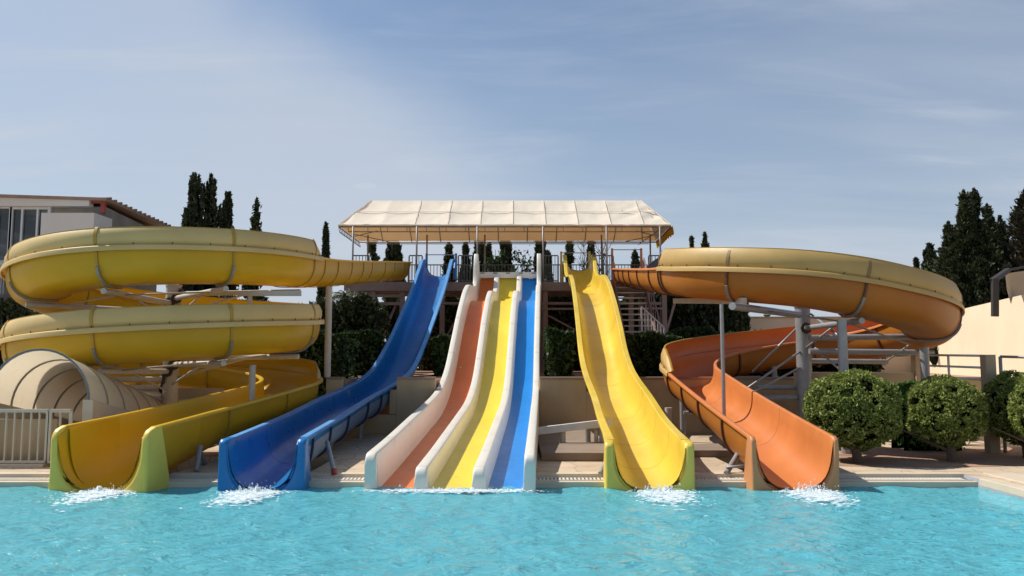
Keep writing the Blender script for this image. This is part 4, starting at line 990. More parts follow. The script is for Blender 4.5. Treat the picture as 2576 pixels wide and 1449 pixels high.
m_ = MB(); m_.tube([(2.95, 15.3, .18), (2.95, 15.3, .75)], .07, 12); build(m_, 'stub', Ms['cream_pole'], t)
t = thing('hand_pipe', 'pale horizontal pipe bracket on the retaining wall left of the orange slide', 'pipe', (3.0, 17.9, 0)); m_ = MB(); m_.tube([P(1712, 1037, 17.6), P(1795, 1037, 17.6)], .03, 10); build(m_, 'pipe', Ms['whiterail'], t)
m_ = MB(); m_.box(tuple(P(1760, 1010, 17.95)), (.4, .16, .06)); build(m_, 'bracket', Ms['galv'], t)

# ---------------------------------------------------------------- left: fence, vaulted stair cover
t = thing('stair_cover', 'beige ribbed barrel vault cover over the stairwell at the left edge', 'vault', (-7.6, 14, 0))
A0 = Vector((-7.58, 12.95, 1.0)); A1 = Vector((-7.9, 18.5, -.25)); rv = .82
def vault(m_, f0, f1, r0, r1, n=20, seg=10):
    rings = []
    for i in range(seg + 1):
        f = f0 + (f1 - f0) * i / seg; c = A0.lerp(A1, f); ang = [math.pi * k / n for k in range(n + 1)]
        rings.append([c + Vector((r1 * math.cos(a), 0, r1 * 1.0 * math.sin(a))) for a in ang] + [c + Vector((r0 * math.cos(a), 0, r0 * math.sin(a))) for a in reversed(ang)])
    m_.loft(rings)
    for r in (rings[0], rings[-1]):
        o_ = len(m_.v); m_.v += r
        for k in range(n): m_.f.append((o_ + k, o_ + k + 1, o_ + 2 * n + 1 - k - 1, o_ + 2 * n + 1 - k)); m_.sm.append(False)
m_ = MB(); vault(m_, 0, 1, rv - .01, rv); build(m_, 'vault_sheet', Ms['vault'], t, sharp=60)
for k in range(9):
    f = k / 8; df = .004; m_ = MB(); vault(m_, max(0, f - df), min(1, f + df), rv - .022, rv + .012, seg=1); build(m_, 'rib', Ms['galv'] if k == 0 else Ms['vault_rib'], t, sharp=60)
t = thing('stair_parapet', 'pair of sloping beige parapet walls under the vaulted stair cover', 'parapet', (-7.6, 14, 0))
for s_, nm in ((1, 'wall'), (-1, 'wall')):
    m_ = MB(); xx = A0.x + s_ * (rv + .03); hw = .085
    pr = [(12.85, 0), (18.2, 0), (18.2, .02), (12.85, 1.02)]
    xs_ = [xx - hw, xx + hw]; dxx = (A1.x - A0.x) / (A1.y - A0.y)
    vs = [(x + dxx * (y - 12.95), y, z) for x in xs_ for y, z in pr]
    m_.add(vs, [(0, 1, 2, 3), (7, 6, 5, 4), (0, 4, 5, 1), (1, 5, 6, 2), (2, 6, 7, 3), (3, 7, 4, 0)]); bev(build(m_, nm, Ms['bld_white'] if 0 else Ms['fence_p'], t), .01)
m_ = MB(); m_.box((A0.x - .1, 18.6, .5), (2.2, .15, 1.0)); build(m_, 'end_wall', Ms['plaster'], t)
t = thing('fence', 'beige metal bar fence with a gate at the left edge beside the pool', 'fence', (-8.6, 12.6, 0))
fy = 12.62; f0 = -9.9; f1 = P(176, 1100, fy).x
for (a_, b_, nm) in ((f0, P(118, 1100, fy).x, 'fence_panel'), (P(124, 1100, fy).x, f1, 'gate_panel')):
    m_ = MB(); m_.bar((a_, fy, .86), (b_, fy, .86), .05, .05); m_.bar((a_, fy, .08), (b_, fy, .08), .05, .04)
    n_ = max(2, int((b_ - a_) / .125))
    for i in range(n_ + 1):
        x = a_ + (b_ - a_) * i / n_; m_.box((x, fy, .47), (.022 if 0 < i < n_ else .05, .03, .78))
    build(m_, nm, Ms['fence_p'], t)
m_ = MB(); m_.box((-8.6, fy + .18, .37), (2.9, .06, .70)); build(m_, 'back_panel', Ms['plaster'], t, label='solid beige panel behind the bars')
m_ = MB(); m_.box((-8.8, fy, .025), (3.2, .2, .05)); build(m_, 'kerb', Ms['coping'], t)

# ---------------------------------------------------------------- building left
BD = thing('building', 'grey and white building with large windows and a tiled roof edge at upper left', 'building', (-15, 28, 0))
by = 26.0
def bx_(m_, u0, v0, u1, v1, Y, th, dy=0):
    a_ = P(u0, v0, Y); b_ = P(u1, v1, Y); m_.box(((a_.x + b_.x) / 2, Y + th / 2 + dy, (a_.z + b_.z) / 2), (abs(b_.x - a_.x), th, abs(a_.z - b_.z))); return m_
m_ = MB(); cx = P(267, 504, by).x; ztop = P(267, 507, by).z
far = P(400, 568, 31.2)
side = [(cx, by), (far.x, 31.2)]
m_.add([(-30, by + .3, 0), (cx - .15, by + .3, 0), (cx - .15, by + .3, ztop - .12), (-30, by + .3, ztop + .1), (-30, 31.2, 0), (far.x, 31.2, 0), (far.x, 31.2, ztop - .2), (-30, 31.2, ztop)],
       [(0, 1, 2, 3), (1, 5, 6, 2), (5, 4, 7, 6), (0, 4, 5, 1), (3, 2, 6, 7), (4, 0, 3, 7)]); build(m_, 'wall', Ms['bld_grey'], BD)
m_ = MB(); bx_(m_, -700, 497, 224, 518, by, .28); build(m_, 'fascia', Ms['bld_white'], BD)
m_ = MB(); p0 = P(-900, 470, by - .1); p1 = P(268, 504, by - .1); h = .09
m_.add([(p0.x, by - .1, p1.z + .5), (p1.x, by - .1, p1.z), (far.x + .35, 32.2, p1.z - .05), (p0.x, 32.2, p1.z + .4), (p0.x, by - .1, p1.z + .5 + h), (p1.x, by - .1, p1.z + h), (far.x + .35, 32.2, p1.z - .05 + h), (p0.x, 32.2, p1.z + .4 + h)],
       [(0, 1, 2, 3), (4, 5, 6, 7), (0, 1, 5, 4), (1, 2, 6, 5), (2, 3, 7, 6), (3, 0, 4, 7)]); rf = build(m_, 'roof', Ms['tile'], BD)
m_ = MB()
for k in range(16):
    f = (k + .6) / 16; p_ = Vector((p1.x, by - .1, p1.z + h + .02)).lerp(Vector((far.x + .35, 32.2, p1.z - .05 + h + .02)), f); m_ = MB(); m_.tube([p_ + Vector((-.25, 0, 0)), p_ + Vector((.05, 0, 0))], .045, 8); build(m_, 'roof_tile', Ms['tile'], rf)
m_ = MB(); bx_(m_, 224, 503, 266, 511, by + .12, .12); bx_(m_, 253, 511, 262, 536, by + .12, .12); build(m_, 'red_beam', Ms['red_paint'], BD)
m_ = MB(); a_ = P(103, 535, by - .9); b_ = P(236, 535, by - .9); m_.box(((a_.x + b_.x) / 2, by - .3, a_.z - 1.6), (b_.x - a_.x, 1.15, 3.2)); ba = build(m_, 'balcony_wall', Ms['bld_white'], BD)
m_ = MB(); c_ = P(318, 571, 29.8); m_.add([(b_.x, by - .87, a_.z), (b_.x, by - .87, a_.z - 3.2), (c_.x, 29.8, a_.z - 3.2), (c_.x, 29.8, a_.z - .15), (b_.x - .2, by - .87, a_.z - .01), (b_.x - .2, by - .87, a_.z - 3.2), (c_.x - .2, 29.8, a_.z - 3.2), (c_.x - .2, 29.8, a_.z - .15)],
       [(0, 1, 2, 3), (4, 5, 6, 7), (0, 3, 7, 4), (3, 2, 6, 7), (0, 4, 5, 1), (1, 5, 6, 2)]); build(m_, 'balcony_wall', Ms['bld_white'], BD)
def window(u0, v0, u1, v1, divs):
    a_ = P(u0, v0, by); b_ = P(u1, v1, by); m_ = MB(); t_ = .09
    for (xa, xb, za, zb) in ((a_.x, b_.x, a_.z, a_.z - t_), (a_.x, b_.x, b_.z + t_, b_.z), (a_.x, a_.x + t_, a_.z - t_, b_.z + t_), (b_.x - t_, b_.x, a_.z - t_, b_.z + t_)):
        m_.box(((xa + xb) / 2, by + .24, (za + zb) / 2), (abs(xb - xa), .12, abs(za - zb)))
    for f in divs:
        x = a_.x + (b_.x - a_.x) * f; m_.box((x, by + .235, (a_.z + b_.z) / 2), (.06, .1, abs(a_.z - b_.z) - 2 * t_))
    fr_ = build(m_, 'window', Ms['frame_w'], BD)
    m_ = MB(); m_.box(((a_.x + b_.x) / 2, by + .27, (a_.z + b_.z) / 2), (b_.x - a_.x - .12, .02, abs(a_.z - b_.z) - .12)); build(m_, 'pane', Ms['glass'], fr_)
window(17, 517, 112, 660, (.3, .68)); window(-160, 515, 14, 660, (.4, .8)); 
m_ = MB(); bx_(m_, -60, 660, 45, 700, by - .4, .4); build(m_, 'sill_wall', Ms['bld_white'], BD)
m_ = MB(); a_ = P(-40, 668, by - 1); b_ = P(12, 668, by - 1); m_.bar(a_, b_, .05)
for k in range(9): p_ = a_.lerp(b_, k / 8); m_.bar(p_, p_ - Vector((0, 0, .9)), .03)
build(m_, 'balcony_railing', Ms['galv'], BD)

# ---------------------------------------------------------------- vegetation
def leafquads(C, Dn, size, asp=2.0, up=None, jit=.6, seed=0):
    """leaf-sized quads at centres C, long axis about direction Dn"""
    g_ = np.random.default_rng(seed); n = len(C); D = Dn + g_.normal(0, jit, (n, 3)); D /= np.linalg.norm(D, axis=1)[:, None] + 1e-9
    Rn = g_.normal(0, 1, (n, 3)); S_ = np.cross(D, Rn); S_ /= np.linalg.norm(S_, axis=1)[:, None] + 1e-9
    sz = size * g_.uniform(.6, 1.4, n)[:, None]; l = D * sz * asp / 2; s_ = S_ * sz / 2
    V = np.stack([C - l, C + s_ * .9 - l * .1, C + l, C - s_ * .9 - l * .1], 1).reshape(-1, 3)
    F = np.arange(4 * n).reshape(n, 4); return V, F
def cypress(u, vtop, Y, wpx, label, zb=None, kind='column', seed=1, n=2600, mm='cypress', group='cypresses behind the slides', parts=True, lean=0, dense=1.0):
    top = P(u, vtop, Y); wpx *= (1.3 if u < 700 else 1.1); zb = (TZ if top.x > -4.2 else 0) if zb is None else zb
    H = top.z - zb; Rm = wpx / FPX * Y / 2; g_ = np.random.default_rng(seed)
    T0 = thing('cypress_tree', label, 'tree', (top.x, Y, zb), group)
    def rad(h):
        if kind == 'column': return Rm * np.clip(h / .12, 0, 1) ** .5 * np.clip((1 - h) / .24, 0.0, 1) ** .6
        if kind == 'spire': return Rm * 1.25 * np.clip(h / .08, 0, 1) ** .5 * np.clip(1 - h, .0, 1) ** 1.3
        if kind == 'cone': return Rm * np.clip(h / .08, 0, 1) ** .5 * np.clip((1 - h) / .95, .0, 1) ** .85
        return Rm * np.clip(h / .1, 0, 1) ** .5 * np.clip((1 - h) / .40, .0, 1) ** .75
    C = []; D = []
    K = (110 if kind != 'cone' else 90) * (2 if n > 15000 else 1); th = g_.uniform(0, 2 * np.pi, K); hh = g_.uniform(.02, .97, K) ** .9
    per = n // K
    for k in range(K):
        r = rad(hh[k]); cx, cy = math.cos(th[k]), math.sin(th[k])
        if kind in ('cone', 'spire'):
            tl = r * g_.uniform(.75, 1.3); f = g_.uniform(.1, 1, per) ** .7
            c = np.stack([cx * tl * f, cy * tl * f, hh[k] * H + tl * .55 * f], 1); c += g_.normal(0, .05 + .09 * (1 - f)[:, None] * r, (per, 3))
            d_ = np.array([cx, cy, .9]) + 0 * c
        else:
            tl = H * .10 * g_.uniform(.6, 1.4) ; f = g_.uniform(0, 1, per); rr = r * g_.uniform(.62, .98)
            c = np.stack([cx * rr * (1 + .12 * f), cy * rr * (1 + .12 * f), hh[k] * H + tl * (f - .5)], 1)
            c += g_.normal(0, 1, (per, 3)) * np.array([.16, .16, .06]) * r * (1 - f * .8)[:, None]
            d_ = np.array([cx * .25, cy * .25, 1]) + 0 * c
        C.append(c); D.append(d_)
    # leader
    f = g_.uniform(.84, 1.0, n // 14); lw = .64 * Rm * min(1, 38 / wpx) * (1.05 - f); c = np.stack([g_.normal(0, 1, len(f)) * lw, g_.normal(0, 1, len(f)) * lw, f * H], 1); C.append(c); D.append(np.array([0, 0, 1.0]) + 0 * c)
    C = np.concatenate(C); D = np.concatenate(D); C[:, 0] += lean * (C[:, 2] / H) ** 2 * H
    C[:, 2] = np.clip(C[:, 2], .05, H)
    V, F = leafquads(C, D, (.0028 if n < 15000 else .0024) * Y, 2.3, jit=.45, seed=seed)
    V += np.array([top.x, Y, zb]); fastobj('crown', V, F, Ms[mm], T0)
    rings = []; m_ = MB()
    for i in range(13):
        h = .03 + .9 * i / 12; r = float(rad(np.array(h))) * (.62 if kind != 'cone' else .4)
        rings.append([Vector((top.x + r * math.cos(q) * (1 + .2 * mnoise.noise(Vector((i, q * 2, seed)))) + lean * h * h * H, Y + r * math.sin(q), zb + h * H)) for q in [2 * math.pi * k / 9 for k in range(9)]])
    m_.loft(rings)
    build(m_, 'dark_core', Ms['core'], T0, recalc=False)  # added solid core, blocks light through the crown
    m_ = MB(); m_.tube([(top.x, Y, zb - .05), (top.x, Y, zb + H * .35)], [.16, .1], 8); build(m_, 'trunk', Ms['bark'], T0)
    return T0
CY_ = [  # u, vtop, Y, w, kind, label
 (492, 438, 30, 40, 'column', 'tall narrow cypress, left one of the tight pair above the yellow spiral'),
 (532, 443, 30.6, 44, 'column', 'thick tall cypress, right one of the tight pair above the yellow spiral'),
 (472, 528, 29.5, 26, 'column', 'short cypress tip tucked against the left of the tall pair'),
 (573, 486, 31, 44, 'loose', 'medium cypress just right of the tall pair above the yellow spiral'),
 (646, 500, 30, 64, 'cone', 'ragged conifer with open branches above the middle of the yellow spiral'),
 (820, 563, 33, 28, 'loose', 'thin wispy cypress right of the yellow spiral top'),
 (940, 560, 35, 56, 'cone', 'broad dark conifer behind the left posts of the canopy'),
 (991, 572, 36, 42, 'column', 'stout cypress behind the second bay of the canopy, left of the blue slide'),
 (1129, 614, 34, 50, 'cone', 'pointed conifer directly behind the head of the blue slide'),
 (1171, 613, 36, 34, 'loose', 'slim pointed cypress between the blue slide and the white slide'),
 (1205, 570, 38, 38, 'column', 'dark cypress behind the left wall of the white slide head'),
 (1229, 616, 37, 32, 'loose', 'lower cypress above the orange lane of the white slide'),
 (1270, 560, 38, 38, 'column', 'thick cypress standing above the yellow lane of the white slide'),
 (1360, 570, 38, 26, 'column', 'narrow cypress touching the canopy post right of the blue lane'),
 (1379, 634, 37, 26, 'loose', 'short cypress right of the blue lane, behind the railing'),
 (1431, 604, 35, 56, 'cone', 'open layered conifer framed by the yellow slide gate'),
 (1487, 585, 37, 26, 'loose', 'narrow cypress just right of the yellow slide gate'),
 (1597, 632, 38, 36, 'cone', 'small conifer framed by the orange slide gate'),
 (1740, 599, 44, 20, 'loose', 'tiny cypress tip above the left end of the orange loop'),
 (1773, 589, 44, 34, 'loose', 'feathery cypress tip above the orange loop, right of a tiny one'),
 (1767, 700, 30, 110, 'column', 'broad dark cypress under the orange loop left of the slim post'),
 (1706, 705, 31, 70, 'column', 'dark cypress behind the white stair railing'),
 (1851, 730, 29, 52, 'column', 'squat dark cypress against the tan boundary wall'),
 (2305, 652, 30, 22, 'loose', 'small spiky conifer tip left of the dense conifer clump'),
 (2338, 615, 29, 70, 'loose', 'low pointed conifer at the left foot of the dense conifer clump'),
]
for i, (u, v, Y, w, k, lab) in enumerate(CY_):
    cypress(u, v, Y, w, lab, kind=k, seed=20 + i, n=(8200 if k != 'cone' else 8600))
# big conifer clump: several spires, one tree each
BIG = [(2424, 480, 26.5, 190, 'dense dark conifer, left one of the two tallest spires at upper right'),
       (2450, 476, 27.2, 190, 'dense dark conifer, right one of the two tallest spires at upper right'),
       (2482, 515, 26.2, 190, 'dense dark conifer with a lower spire right of the twin spires'),
       (2385, 560, 26.8, 180, 'bushy dark conifer on the left shoulder of the twin spires'),
       (2515, 545, 27.5, 190, 'dark conifer filling the gap between the spires and the leaning tree')]
for i, (u, v, Y, w, lab) in enumerate(BIG):
    cypress(u, v, Y, w, lab, kind='spire', seed=70 + i, n=20000, mm='cypress', group='big conifer clump')
cypress(2585, 470, 25.5, 230, 'brownish conifer with drooping side branches cut by the right edge of the photo', kind='cone', seed=90, n=20000, mm='cypress2', group='big conifer clump')
# dark belt of trees behind the tower
def belt(name, x0, x1, y0_, y1_, zb, zt, n, m_name, size, seed, label=None, cat=None, kind='stuff', core=True, group=None, topn=.5):
    g_ = np.random.default_rng(seed); x = g_.uniform(x0, x1, n); y = y0_ + (y1_ - y0_) * g_.uniform(0, 1, n) ** 1.5
    def zt_(x): return zt + topn * (np.sin(x * 1.7 + seed) * .4 + np.sin(x * 4.1 + 2 * seed) * .3 + np.sin(x * 9.3) * .2)
    h = g_.uniform(0, 1, n) ** .7; z = zb + (zt_(x) - zb) * h
    sel = g_.uniform(0, 1, n) < .35; z[sel] = zt_(x[sel]) - g_.uniform(0, .15, sel.sum()) * (zt - zb); 
    C = np.stack([x, y, z], 1); D = np.tile(np.array([0, -.5, .6]), (n, 1)); V, F = leafquads(C, D, size, 2.0, jit=.7, seed=seed)
    if kind == 'stuff':
        o = fastobj(name, V, F, Ms[m_name]); o['kind'] = 'stuff'; tag(o, label, cat)
        root = o; o0 = Vector((0, 0, 0))
    else:
        root = thing(name, label, cat, ((x0 + x1) / 2, (y0_ + y1_) / 2, zb), group); fastobj('foliage', V, F, Ms[m_name], root)
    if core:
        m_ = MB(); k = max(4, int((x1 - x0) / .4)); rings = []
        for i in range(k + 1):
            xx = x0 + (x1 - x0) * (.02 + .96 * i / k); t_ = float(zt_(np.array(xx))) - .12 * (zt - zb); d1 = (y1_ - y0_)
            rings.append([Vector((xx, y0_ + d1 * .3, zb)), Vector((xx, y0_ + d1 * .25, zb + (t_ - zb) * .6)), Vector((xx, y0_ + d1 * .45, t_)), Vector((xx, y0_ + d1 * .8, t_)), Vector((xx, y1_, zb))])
        m_.loft(rings); build(m_, 'dark_core', Ms['core'], root, recalc=False)  # added dark core inside the leaves
    return root
belt('tree_belt', -4.1, 9.2, 32.6, 34.5, TZ, 4.35, 50000, 'cypress', .11, 3, 'dark mass of trees and shrubs in shade beneath and behind the platform', 'trees', topn=.55)
belt('tree_belt', -18, -4.1, 24.5, 27, 0, 3.35, 36000, 'cypress', .10, 4, 'dark shaded greenery behind the yellow spiral', 'trees', topn=.45)
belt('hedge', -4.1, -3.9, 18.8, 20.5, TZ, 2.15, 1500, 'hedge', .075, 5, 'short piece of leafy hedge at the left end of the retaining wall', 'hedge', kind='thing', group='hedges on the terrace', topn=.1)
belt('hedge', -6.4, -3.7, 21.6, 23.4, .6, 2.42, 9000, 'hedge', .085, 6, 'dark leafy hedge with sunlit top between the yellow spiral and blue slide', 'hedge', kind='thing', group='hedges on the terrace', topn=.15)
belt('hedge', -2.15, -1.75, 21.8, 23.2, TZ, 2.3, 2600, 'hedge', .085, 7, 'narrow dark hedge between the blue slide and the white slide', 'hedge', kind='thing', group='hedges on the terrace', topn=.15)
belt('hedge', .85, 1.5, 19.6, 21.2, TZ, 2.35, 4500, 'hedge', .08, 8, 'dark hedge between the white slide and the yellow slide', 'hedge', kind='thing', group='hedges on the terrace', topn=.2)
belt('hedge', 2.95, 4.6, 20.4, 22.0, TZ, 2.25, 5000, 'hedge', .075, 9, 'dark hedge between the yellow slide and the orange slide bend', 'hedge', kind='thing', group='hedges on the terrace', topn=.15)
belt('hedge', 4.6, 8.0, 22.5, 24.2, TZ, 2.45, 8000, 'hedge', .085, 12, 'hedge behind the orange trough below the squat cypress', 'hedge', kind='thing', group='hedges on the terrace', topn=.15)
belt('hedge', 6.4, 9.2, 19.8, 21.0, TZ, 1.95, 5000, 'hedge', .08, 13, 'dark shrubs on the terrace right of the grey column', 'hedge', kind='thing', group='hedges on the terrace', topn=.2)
belt('shrub', 7.1, 8.2, 14.6, 15.3, 0, 1.18, 3500, 'shrub', .045, 14, 'bright green shrub seen between the two largest round bushes', 'shrub', kind='thing', topn=.08)
# shrubs in front of railing: broad leaved saplings
def sapling(u, v0, v1, Y, w, label, seed, n=500, mm='hedge', bare=False, zb=TZ):
    top = P(u, v0, Y); g_ = np.random.default_rng(seed); T0 = thing('sapling', label, 'tree', (top.x, Y, zb), 'young trees behind the platform')
    m_ = MB(); tips = []; W = w / FPX * Y / 2
    m_.tube([(top.x, Y, zb), (top.x + .1 * W, Y, zb + (top.z - zb) * .55), (top.x, Y, top.z)], [.06, .035, .008], 6)
    for k in range(26 if bare else 12):
        f = g_.uniform(.45, .95); b0 = Vector((top.x, Y, zb + (top.z - zb) * f)); an = g_.uniform(0, 6.28); ln = W * g_.uniform(.5, 1.1) * (1.15 - f * .5)
        e = b0 + Vector((math.cos(an) * ln, math.sin(an) * ln, ln * g_.uniform(.8, 1.9))); mid = b0.lerp(e, .5) + Vector((g_.normal() * .04, 0, g_.normal() * .04)); m_.tube([b0, mid, e], [.018, .012, .005], 5); tips.append((b0, e))
        if bare:
            for q in range(3):
                s0 = b0.lerp(e, g_.uniform(.3, .9)); s1 = s0 + Vector((g_.normal() * .2, g_.normal() * .2, abs(g_.normal()) * .35 + .1)); m_.tube([s0, s1], [.008, .003], 4)
    build(m_, 'branches', Ms['bark'], T0)
    if n:
        C = []
        for k in range(n):
            a_, b_ = tips[int(g_.integers(len(tips)))]; p_ = a_.lerp(b_, g_.uniform(.3, 1.1)); C.append((p_.x + g_.normal() * .1, p_.y + g_.normal() * .1, p_.z + g_.normal() * .1))
        V, F = leafquads(np.array(C), np.tile(np.array([0, 0, .3]), (n, 1)), .1, 1.5, jit=.9, seed=seed); fastobj('leaves', V, F, Ms[mm], T0)
sapling(1246, 628, 700, 34, 60, 'leafy green sapling behind the railing beside the thick cypress', 31, 520)
sapling(1313, 652, 700, 34, 80, 'low leafy sapling seen above the yellow and blue lanes', 32, 420)
sapling(1515, 600, 700, 34, 110, 'bare branched young tree right of the yellow slide gate', 33, 40, bare=True)
sapling(1468, 596, 700, 35, 60, 'thin bare tree between the conifer and the narrow cypress at the yellow gate', 34, 0, bare=True)
sapling(1378, 705, 800, 33, 60, 'small pale leaved tree under the platform right of the white slide', 35, 300)
# palm behind the left posts
pt_ = thing('palm', 'palm with drooping grey green fronds behind the left platform posts', 'palm tree', (-5.6, 26.5, 0))
m_ = MB(); c = P(868, 745, 25.5); m_.tube([(c.x, c.y, 0), (c.x, c.y, c.z)], [.18, .13], 10); build(m_, 'trunk', Ms['bark'], pt_)
for k in range(18):
    m_ = MB(); an = k * 2.4; el0 = rng.uniform(.2, 1.2); pts = []; vv = []
    L = rng.uniform(.9, 1.3); s0 = Vector((math.cos(an), math.sin(an), 0))
    for j in range(9):
        f = j / 8; p_ = c + s0 * L * f + Vector((0, 0, L * (math.sin(el0) * f * 1.1 - 1.15 * f * f))); pts.append(p_)
    sd = Vector((-s0.y, s0.x, 0))
    for j in range(1, 9):
        for s_ in (-1, 1):
            for e_ in (0, .5):
                a_ = pts[j - 1].lerp(pts[j], e_); b_ = a_ + sd * s_ * .28 * (1 - .5 * j / 8) + Vector((0, 0, -.14)) + s0 * .1; m_.add([a_ - s0 * .012, a_ + s0 * .012, b_], [(0, 1, 2)])
    m_.tube(pts, [.02 - .002 * j for j in range(9)], 4); build(m_, 'frond', Ms['palm'], pt_, recalc=False)
# distant araucaria-like tree above the boundary wall
at_ = thing('norfolk_pine', 'tiny tiered pine top peeking over the tan boundary wall', 'tree', (P(1930, 800, 60).x, 60, TZ)); c = P(1930, 792, 60)
m_ = MB(); m_.tube([(c.x, 60, TZ), (c.x, 60, c.z)], [.2, .03], 6); build(m_, 'trunk', Ms['bark'], at_)
V_ = []; 
for k in range(6):
    z = c.z - .12 - k * .26; r = .22 + k * .17
    for j in range(60): an = rng.uniform(0, 6.28); q = rng.uniform(.1, 1); V_.append((c.x + math.cos(an) * r * q, 60 + math.sin(an) * r * q, z + .1 * q))
V, F = leafquads(np.array(V_), np.tile(np.array([0, 0, .1]), (len(V_), 1)), .12, 2, jit=.8, seed=2); fastobj('crown', V, F, Ms['cypress'], at_)
# trimmed round bushes
def bush(u, vt, vb, Y, w, label, seed, n=15000):
    c = P(u, vt, Y); H = c.z - .14; Rr = w / FPX * Y / 2 * .85; g_ = np.random.default_rng(seed)
    T0 = thing('round_bush', label, 'bush', (c.x, Y, 0), 'trimmed round bushes')
    K = n // 26; dk = g_.normal(0, 1, (K, 3)); dk /= np.linalg.norm(dk, axis=1)[:, None]; ik = g_.integers(0, K, n); rk = g_.uniform(-.05, .02, K)[ik]
    dv = dk[ik] + g_.normal(0, .055, (n, 3)); dv /= np.linalg.norm(dv, axis=1)[:, None]
    bump_ = 1 + .05 * np.sin(dv[:, 0] * 5 + seed) * np.cos(dv[:, 2] * 6) + .03 * np.sin(dv[:, 1] * 13 + dv[:, 0] * 11)
    hole = np.sin(dv[:, 0] * 7.1 + seed * 1.3) * np.sin(dv[:, 2] * 8.3 + seed) * np.sin(dv[:, 1] * 6.7)
    rad = (bump_ + rk) * (1 - .10 * g_.uniform(0, 1, n) ** 2) * np.where(hole > .45, .84, 1.0)
    zc = .14 + H * .54; sc = np.array([Rr, Rr * .95, 1.0])
    zz = np.where(dv[:, 2] > 0, dv[:, 2] * (c.z - zc), dv[:, 2] * (zc - .14) * .9)
    C = np.stack([dv[:, 0] * Rr * rad, dv[:, 1] * Rr * rad, zz * rad], 1)
    xyf = np.where(dv[:, 2] < 0, 1 - .12 * dv[:, 2] ** 2, 1); C[:, :2] *= (1.0 + .09 * np.abs(dv[:, 2]))[:, None]
    C += np.array([c.x, Y, zc]); V, F = leafquads(C, dv * .35 + np.array([0, 0, .25]), (.030), 1.9, jit=1.0, seed=seed); fastobj('foliage', V, F, Ms['topiary'], T0)
    m_ = MB(); rings = []
    for i in range(11):
        ph = math.pi * (i + .3) / 10.6; r_ = Rr * .80 * math.sin(ph); z = zc + math.cos(ph) * ((c.z - zc) if ph < math.pi / 2 else (zc - .14) * .9) * .82
        rings.append([Vector((c.x + r_ * math.cos(q) * (1 + .05 * math.sin(3 * q + i)), Y + r_ * math.sin(q), z)) for q in [2 * math.pi * k / 18 for k in range(18)]])
    m_.loft(rings); build(m_, 'dark_core', Ms['core'], T0, recalc=False)  # added dark core behind the bush leaves
    m_ = MB(); m_.tube([(c.x - .05, Y - .25, 0), (c.x - .06, Y - .22, .2), (c.x, Y, .55)], [.085, .07, .05], 9)
    for k in range(4): m_.tube([(c.x - .05, Y - .22, .15), (c.x + g_.normal() * .3, Y + g_.normal() * .25, .55)], [.03, .012], 6)
    build(m_, 'trunk', Ms['bark'], T0)
bush(2141, 934, 1142, 13.3, 262, 'largest round trimmed bush, directly right of the orange slide exit', 1, 24000)
bush(2374, 948, 1142, 13.5, 208, 'second round trimmed bush, in front of the ramp handrail', 2, 20000)
bush(2560, 936, 1140, 14.0, 190, 'round trimmed bush behind the one cut by the right edge', 3, 17000)
bush(2640, 940, 1142, 12.9, 210, 'round trimmed bush cut off by the right edge of the photo', 4, 18000)
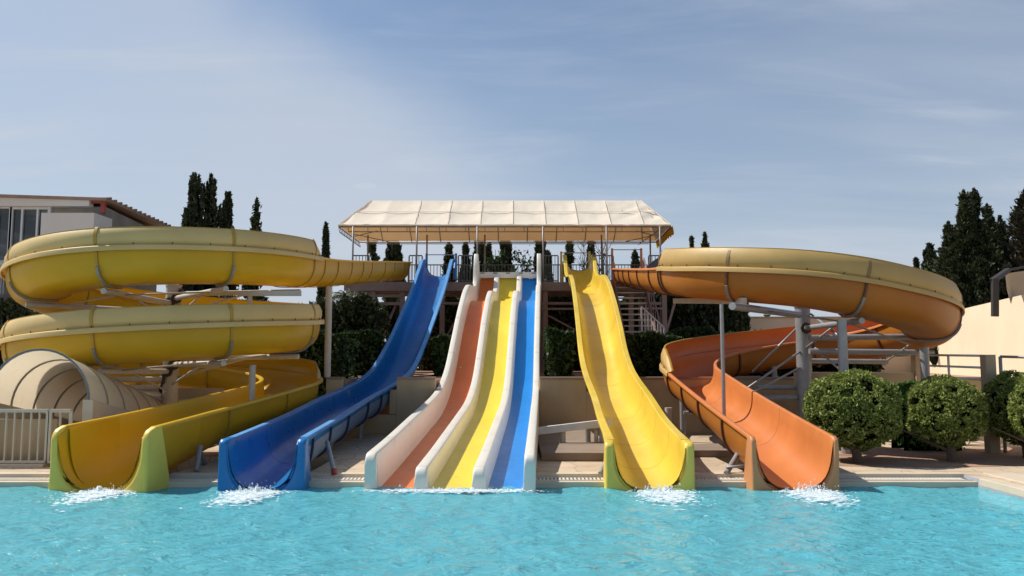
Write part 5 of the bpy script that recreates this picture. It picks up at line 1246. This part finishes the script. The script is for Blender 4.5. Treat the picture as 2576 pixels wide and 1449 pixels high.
# fallen leaves on the soil
# ---------------------------------------------------------------- splashes
def splash(ex, ey, w, h, label, seed, n=900, spread=.55, jets=True):
    g_ = np.random.default_rng(seed); T0 = thing('splash', label, 'splash', (ex, ey, WZ), 'white water at the slide exits')
    # foam sheet: lots of small irregular flakes lying on the ripples
    k = n; x = ex + g_.normal(0, 1, k) * w * .55; y = ey - np.abs(g_.normal(0, 1, k)) * spread
    C = np.stack([x, y, np.full(k, WZ + .018) + g_.uniform(0, .02, k)], 1)
    sz = g_.uniform(.008, .032, k) * np.exp(-((x - ex) / (w * 1.3)) ** 2); an = g_.uniform(-.5, .5, k); V = []; F = []
    for i in range(k):
        a1 = an[i]; o = len(V); cx_, cy_, cz_ = C[i]
        m = 7
        for q in range(m):
            t = 2 * math.pi * q / m; r = sz[i] * g_.uniform(.5, 1.25); X_ = math.cos(t) * r * 2.6; Y_ = math.sin(t) * r * .9
            V.append((cx_ + X_ * math.cos(a1) - Y_ * math.sin(a1), cy_ + X_ * math.sin(a1) + Y_ * math.cos(a1), cz_ - .006))
        V.append((cx_, cy_, cz_ + sz[i] * .25))
        for q in range(m): F.append((o + q, o + (q + 1) % m, o + m, o + m))
    mb = MB(); mb.add(V, [f[:3] for f in F], True); build(mb, 'foam', Ms['foam'], T0, recalc=False)['kind'] = 'stuff'
    mb = MB(); kd = n // 3
    for i in range(kd):
        r = abs(g_.normal()) * .0045 + .003; hh = abs(g_.normal()) * h * .42; p_ = Vector((ex + g_.normal() * w * .38, ey - .02 - abs(g_.normal()) * spread * .25, WZ + .01 + hh))
        vs = [p_ + Vector(d_) * r for d_ in ((1, 0, 0), (-1, 0, 0), (0, 1, 0), (0, -1, 0), (0, 0, 1.4), (0, 0, -1.4))]
        mb.add(vs, [(0, 2, 4), (2, 1, 4), (1, 3, 4), (3, 0, 4), (2, 0, 5), (1, 2, 5), (3, 1, 5), (0, 3, 5)], True)
    build(mb, 'droplets', Ms['foam'], T0, recalc=False)['kind'] = 'stuff'
    # boiling mound of white water
    mb = MB(); nu, nv = 46, 16; rows = []
    for j in range(nv + 1):
        row = []
        for i in range(nu + 1):
            u = i / nu * 2 - 1; v = j / nv; x = ex + u * w * .75; y = ey + .08 - v * spread * .9
            e = max(0, 1 - u * u) ** .8 * math.sin(math.pi * min(1, v * .9 + .05)) ** .8
            nz = mnoise.fractal(Vector((x * 9, y * 12, seed)), 1.0, 2.0, 4); row.append(Vector((x, y + nz * .02, WZ - .05 + e * (.055 + h * .12) * (1 + 1.5 * nz) + .03 * nz)))
        rows.append(row)
    mb.loft(rows, closed=False); build(mb, 'churned_water', Ms['foam'], T0, recalc=False)
splash(-5.4, 11.02, .38, .07, 'low white foam at the mouth of the yellow spiral', 1, 700, .4)
splash(-3.42, 10.97, .34, .12, 'bright splash at the mouth of the blue slide', 2, 1000, .42)
splash(-.8, 11.03, .95, .06, 'line of thin foam along the three lanes of the white slide', 3, 800, .10)
splash(2.0, 10.97, .34, .10, 'bright splash at the mouth of the lemon yellow slide', 4, 1000, .42)
splash(3.95, 10.97, .34, .13, 'white splash at the mouth of the orange slide', 5, 1000, .40)
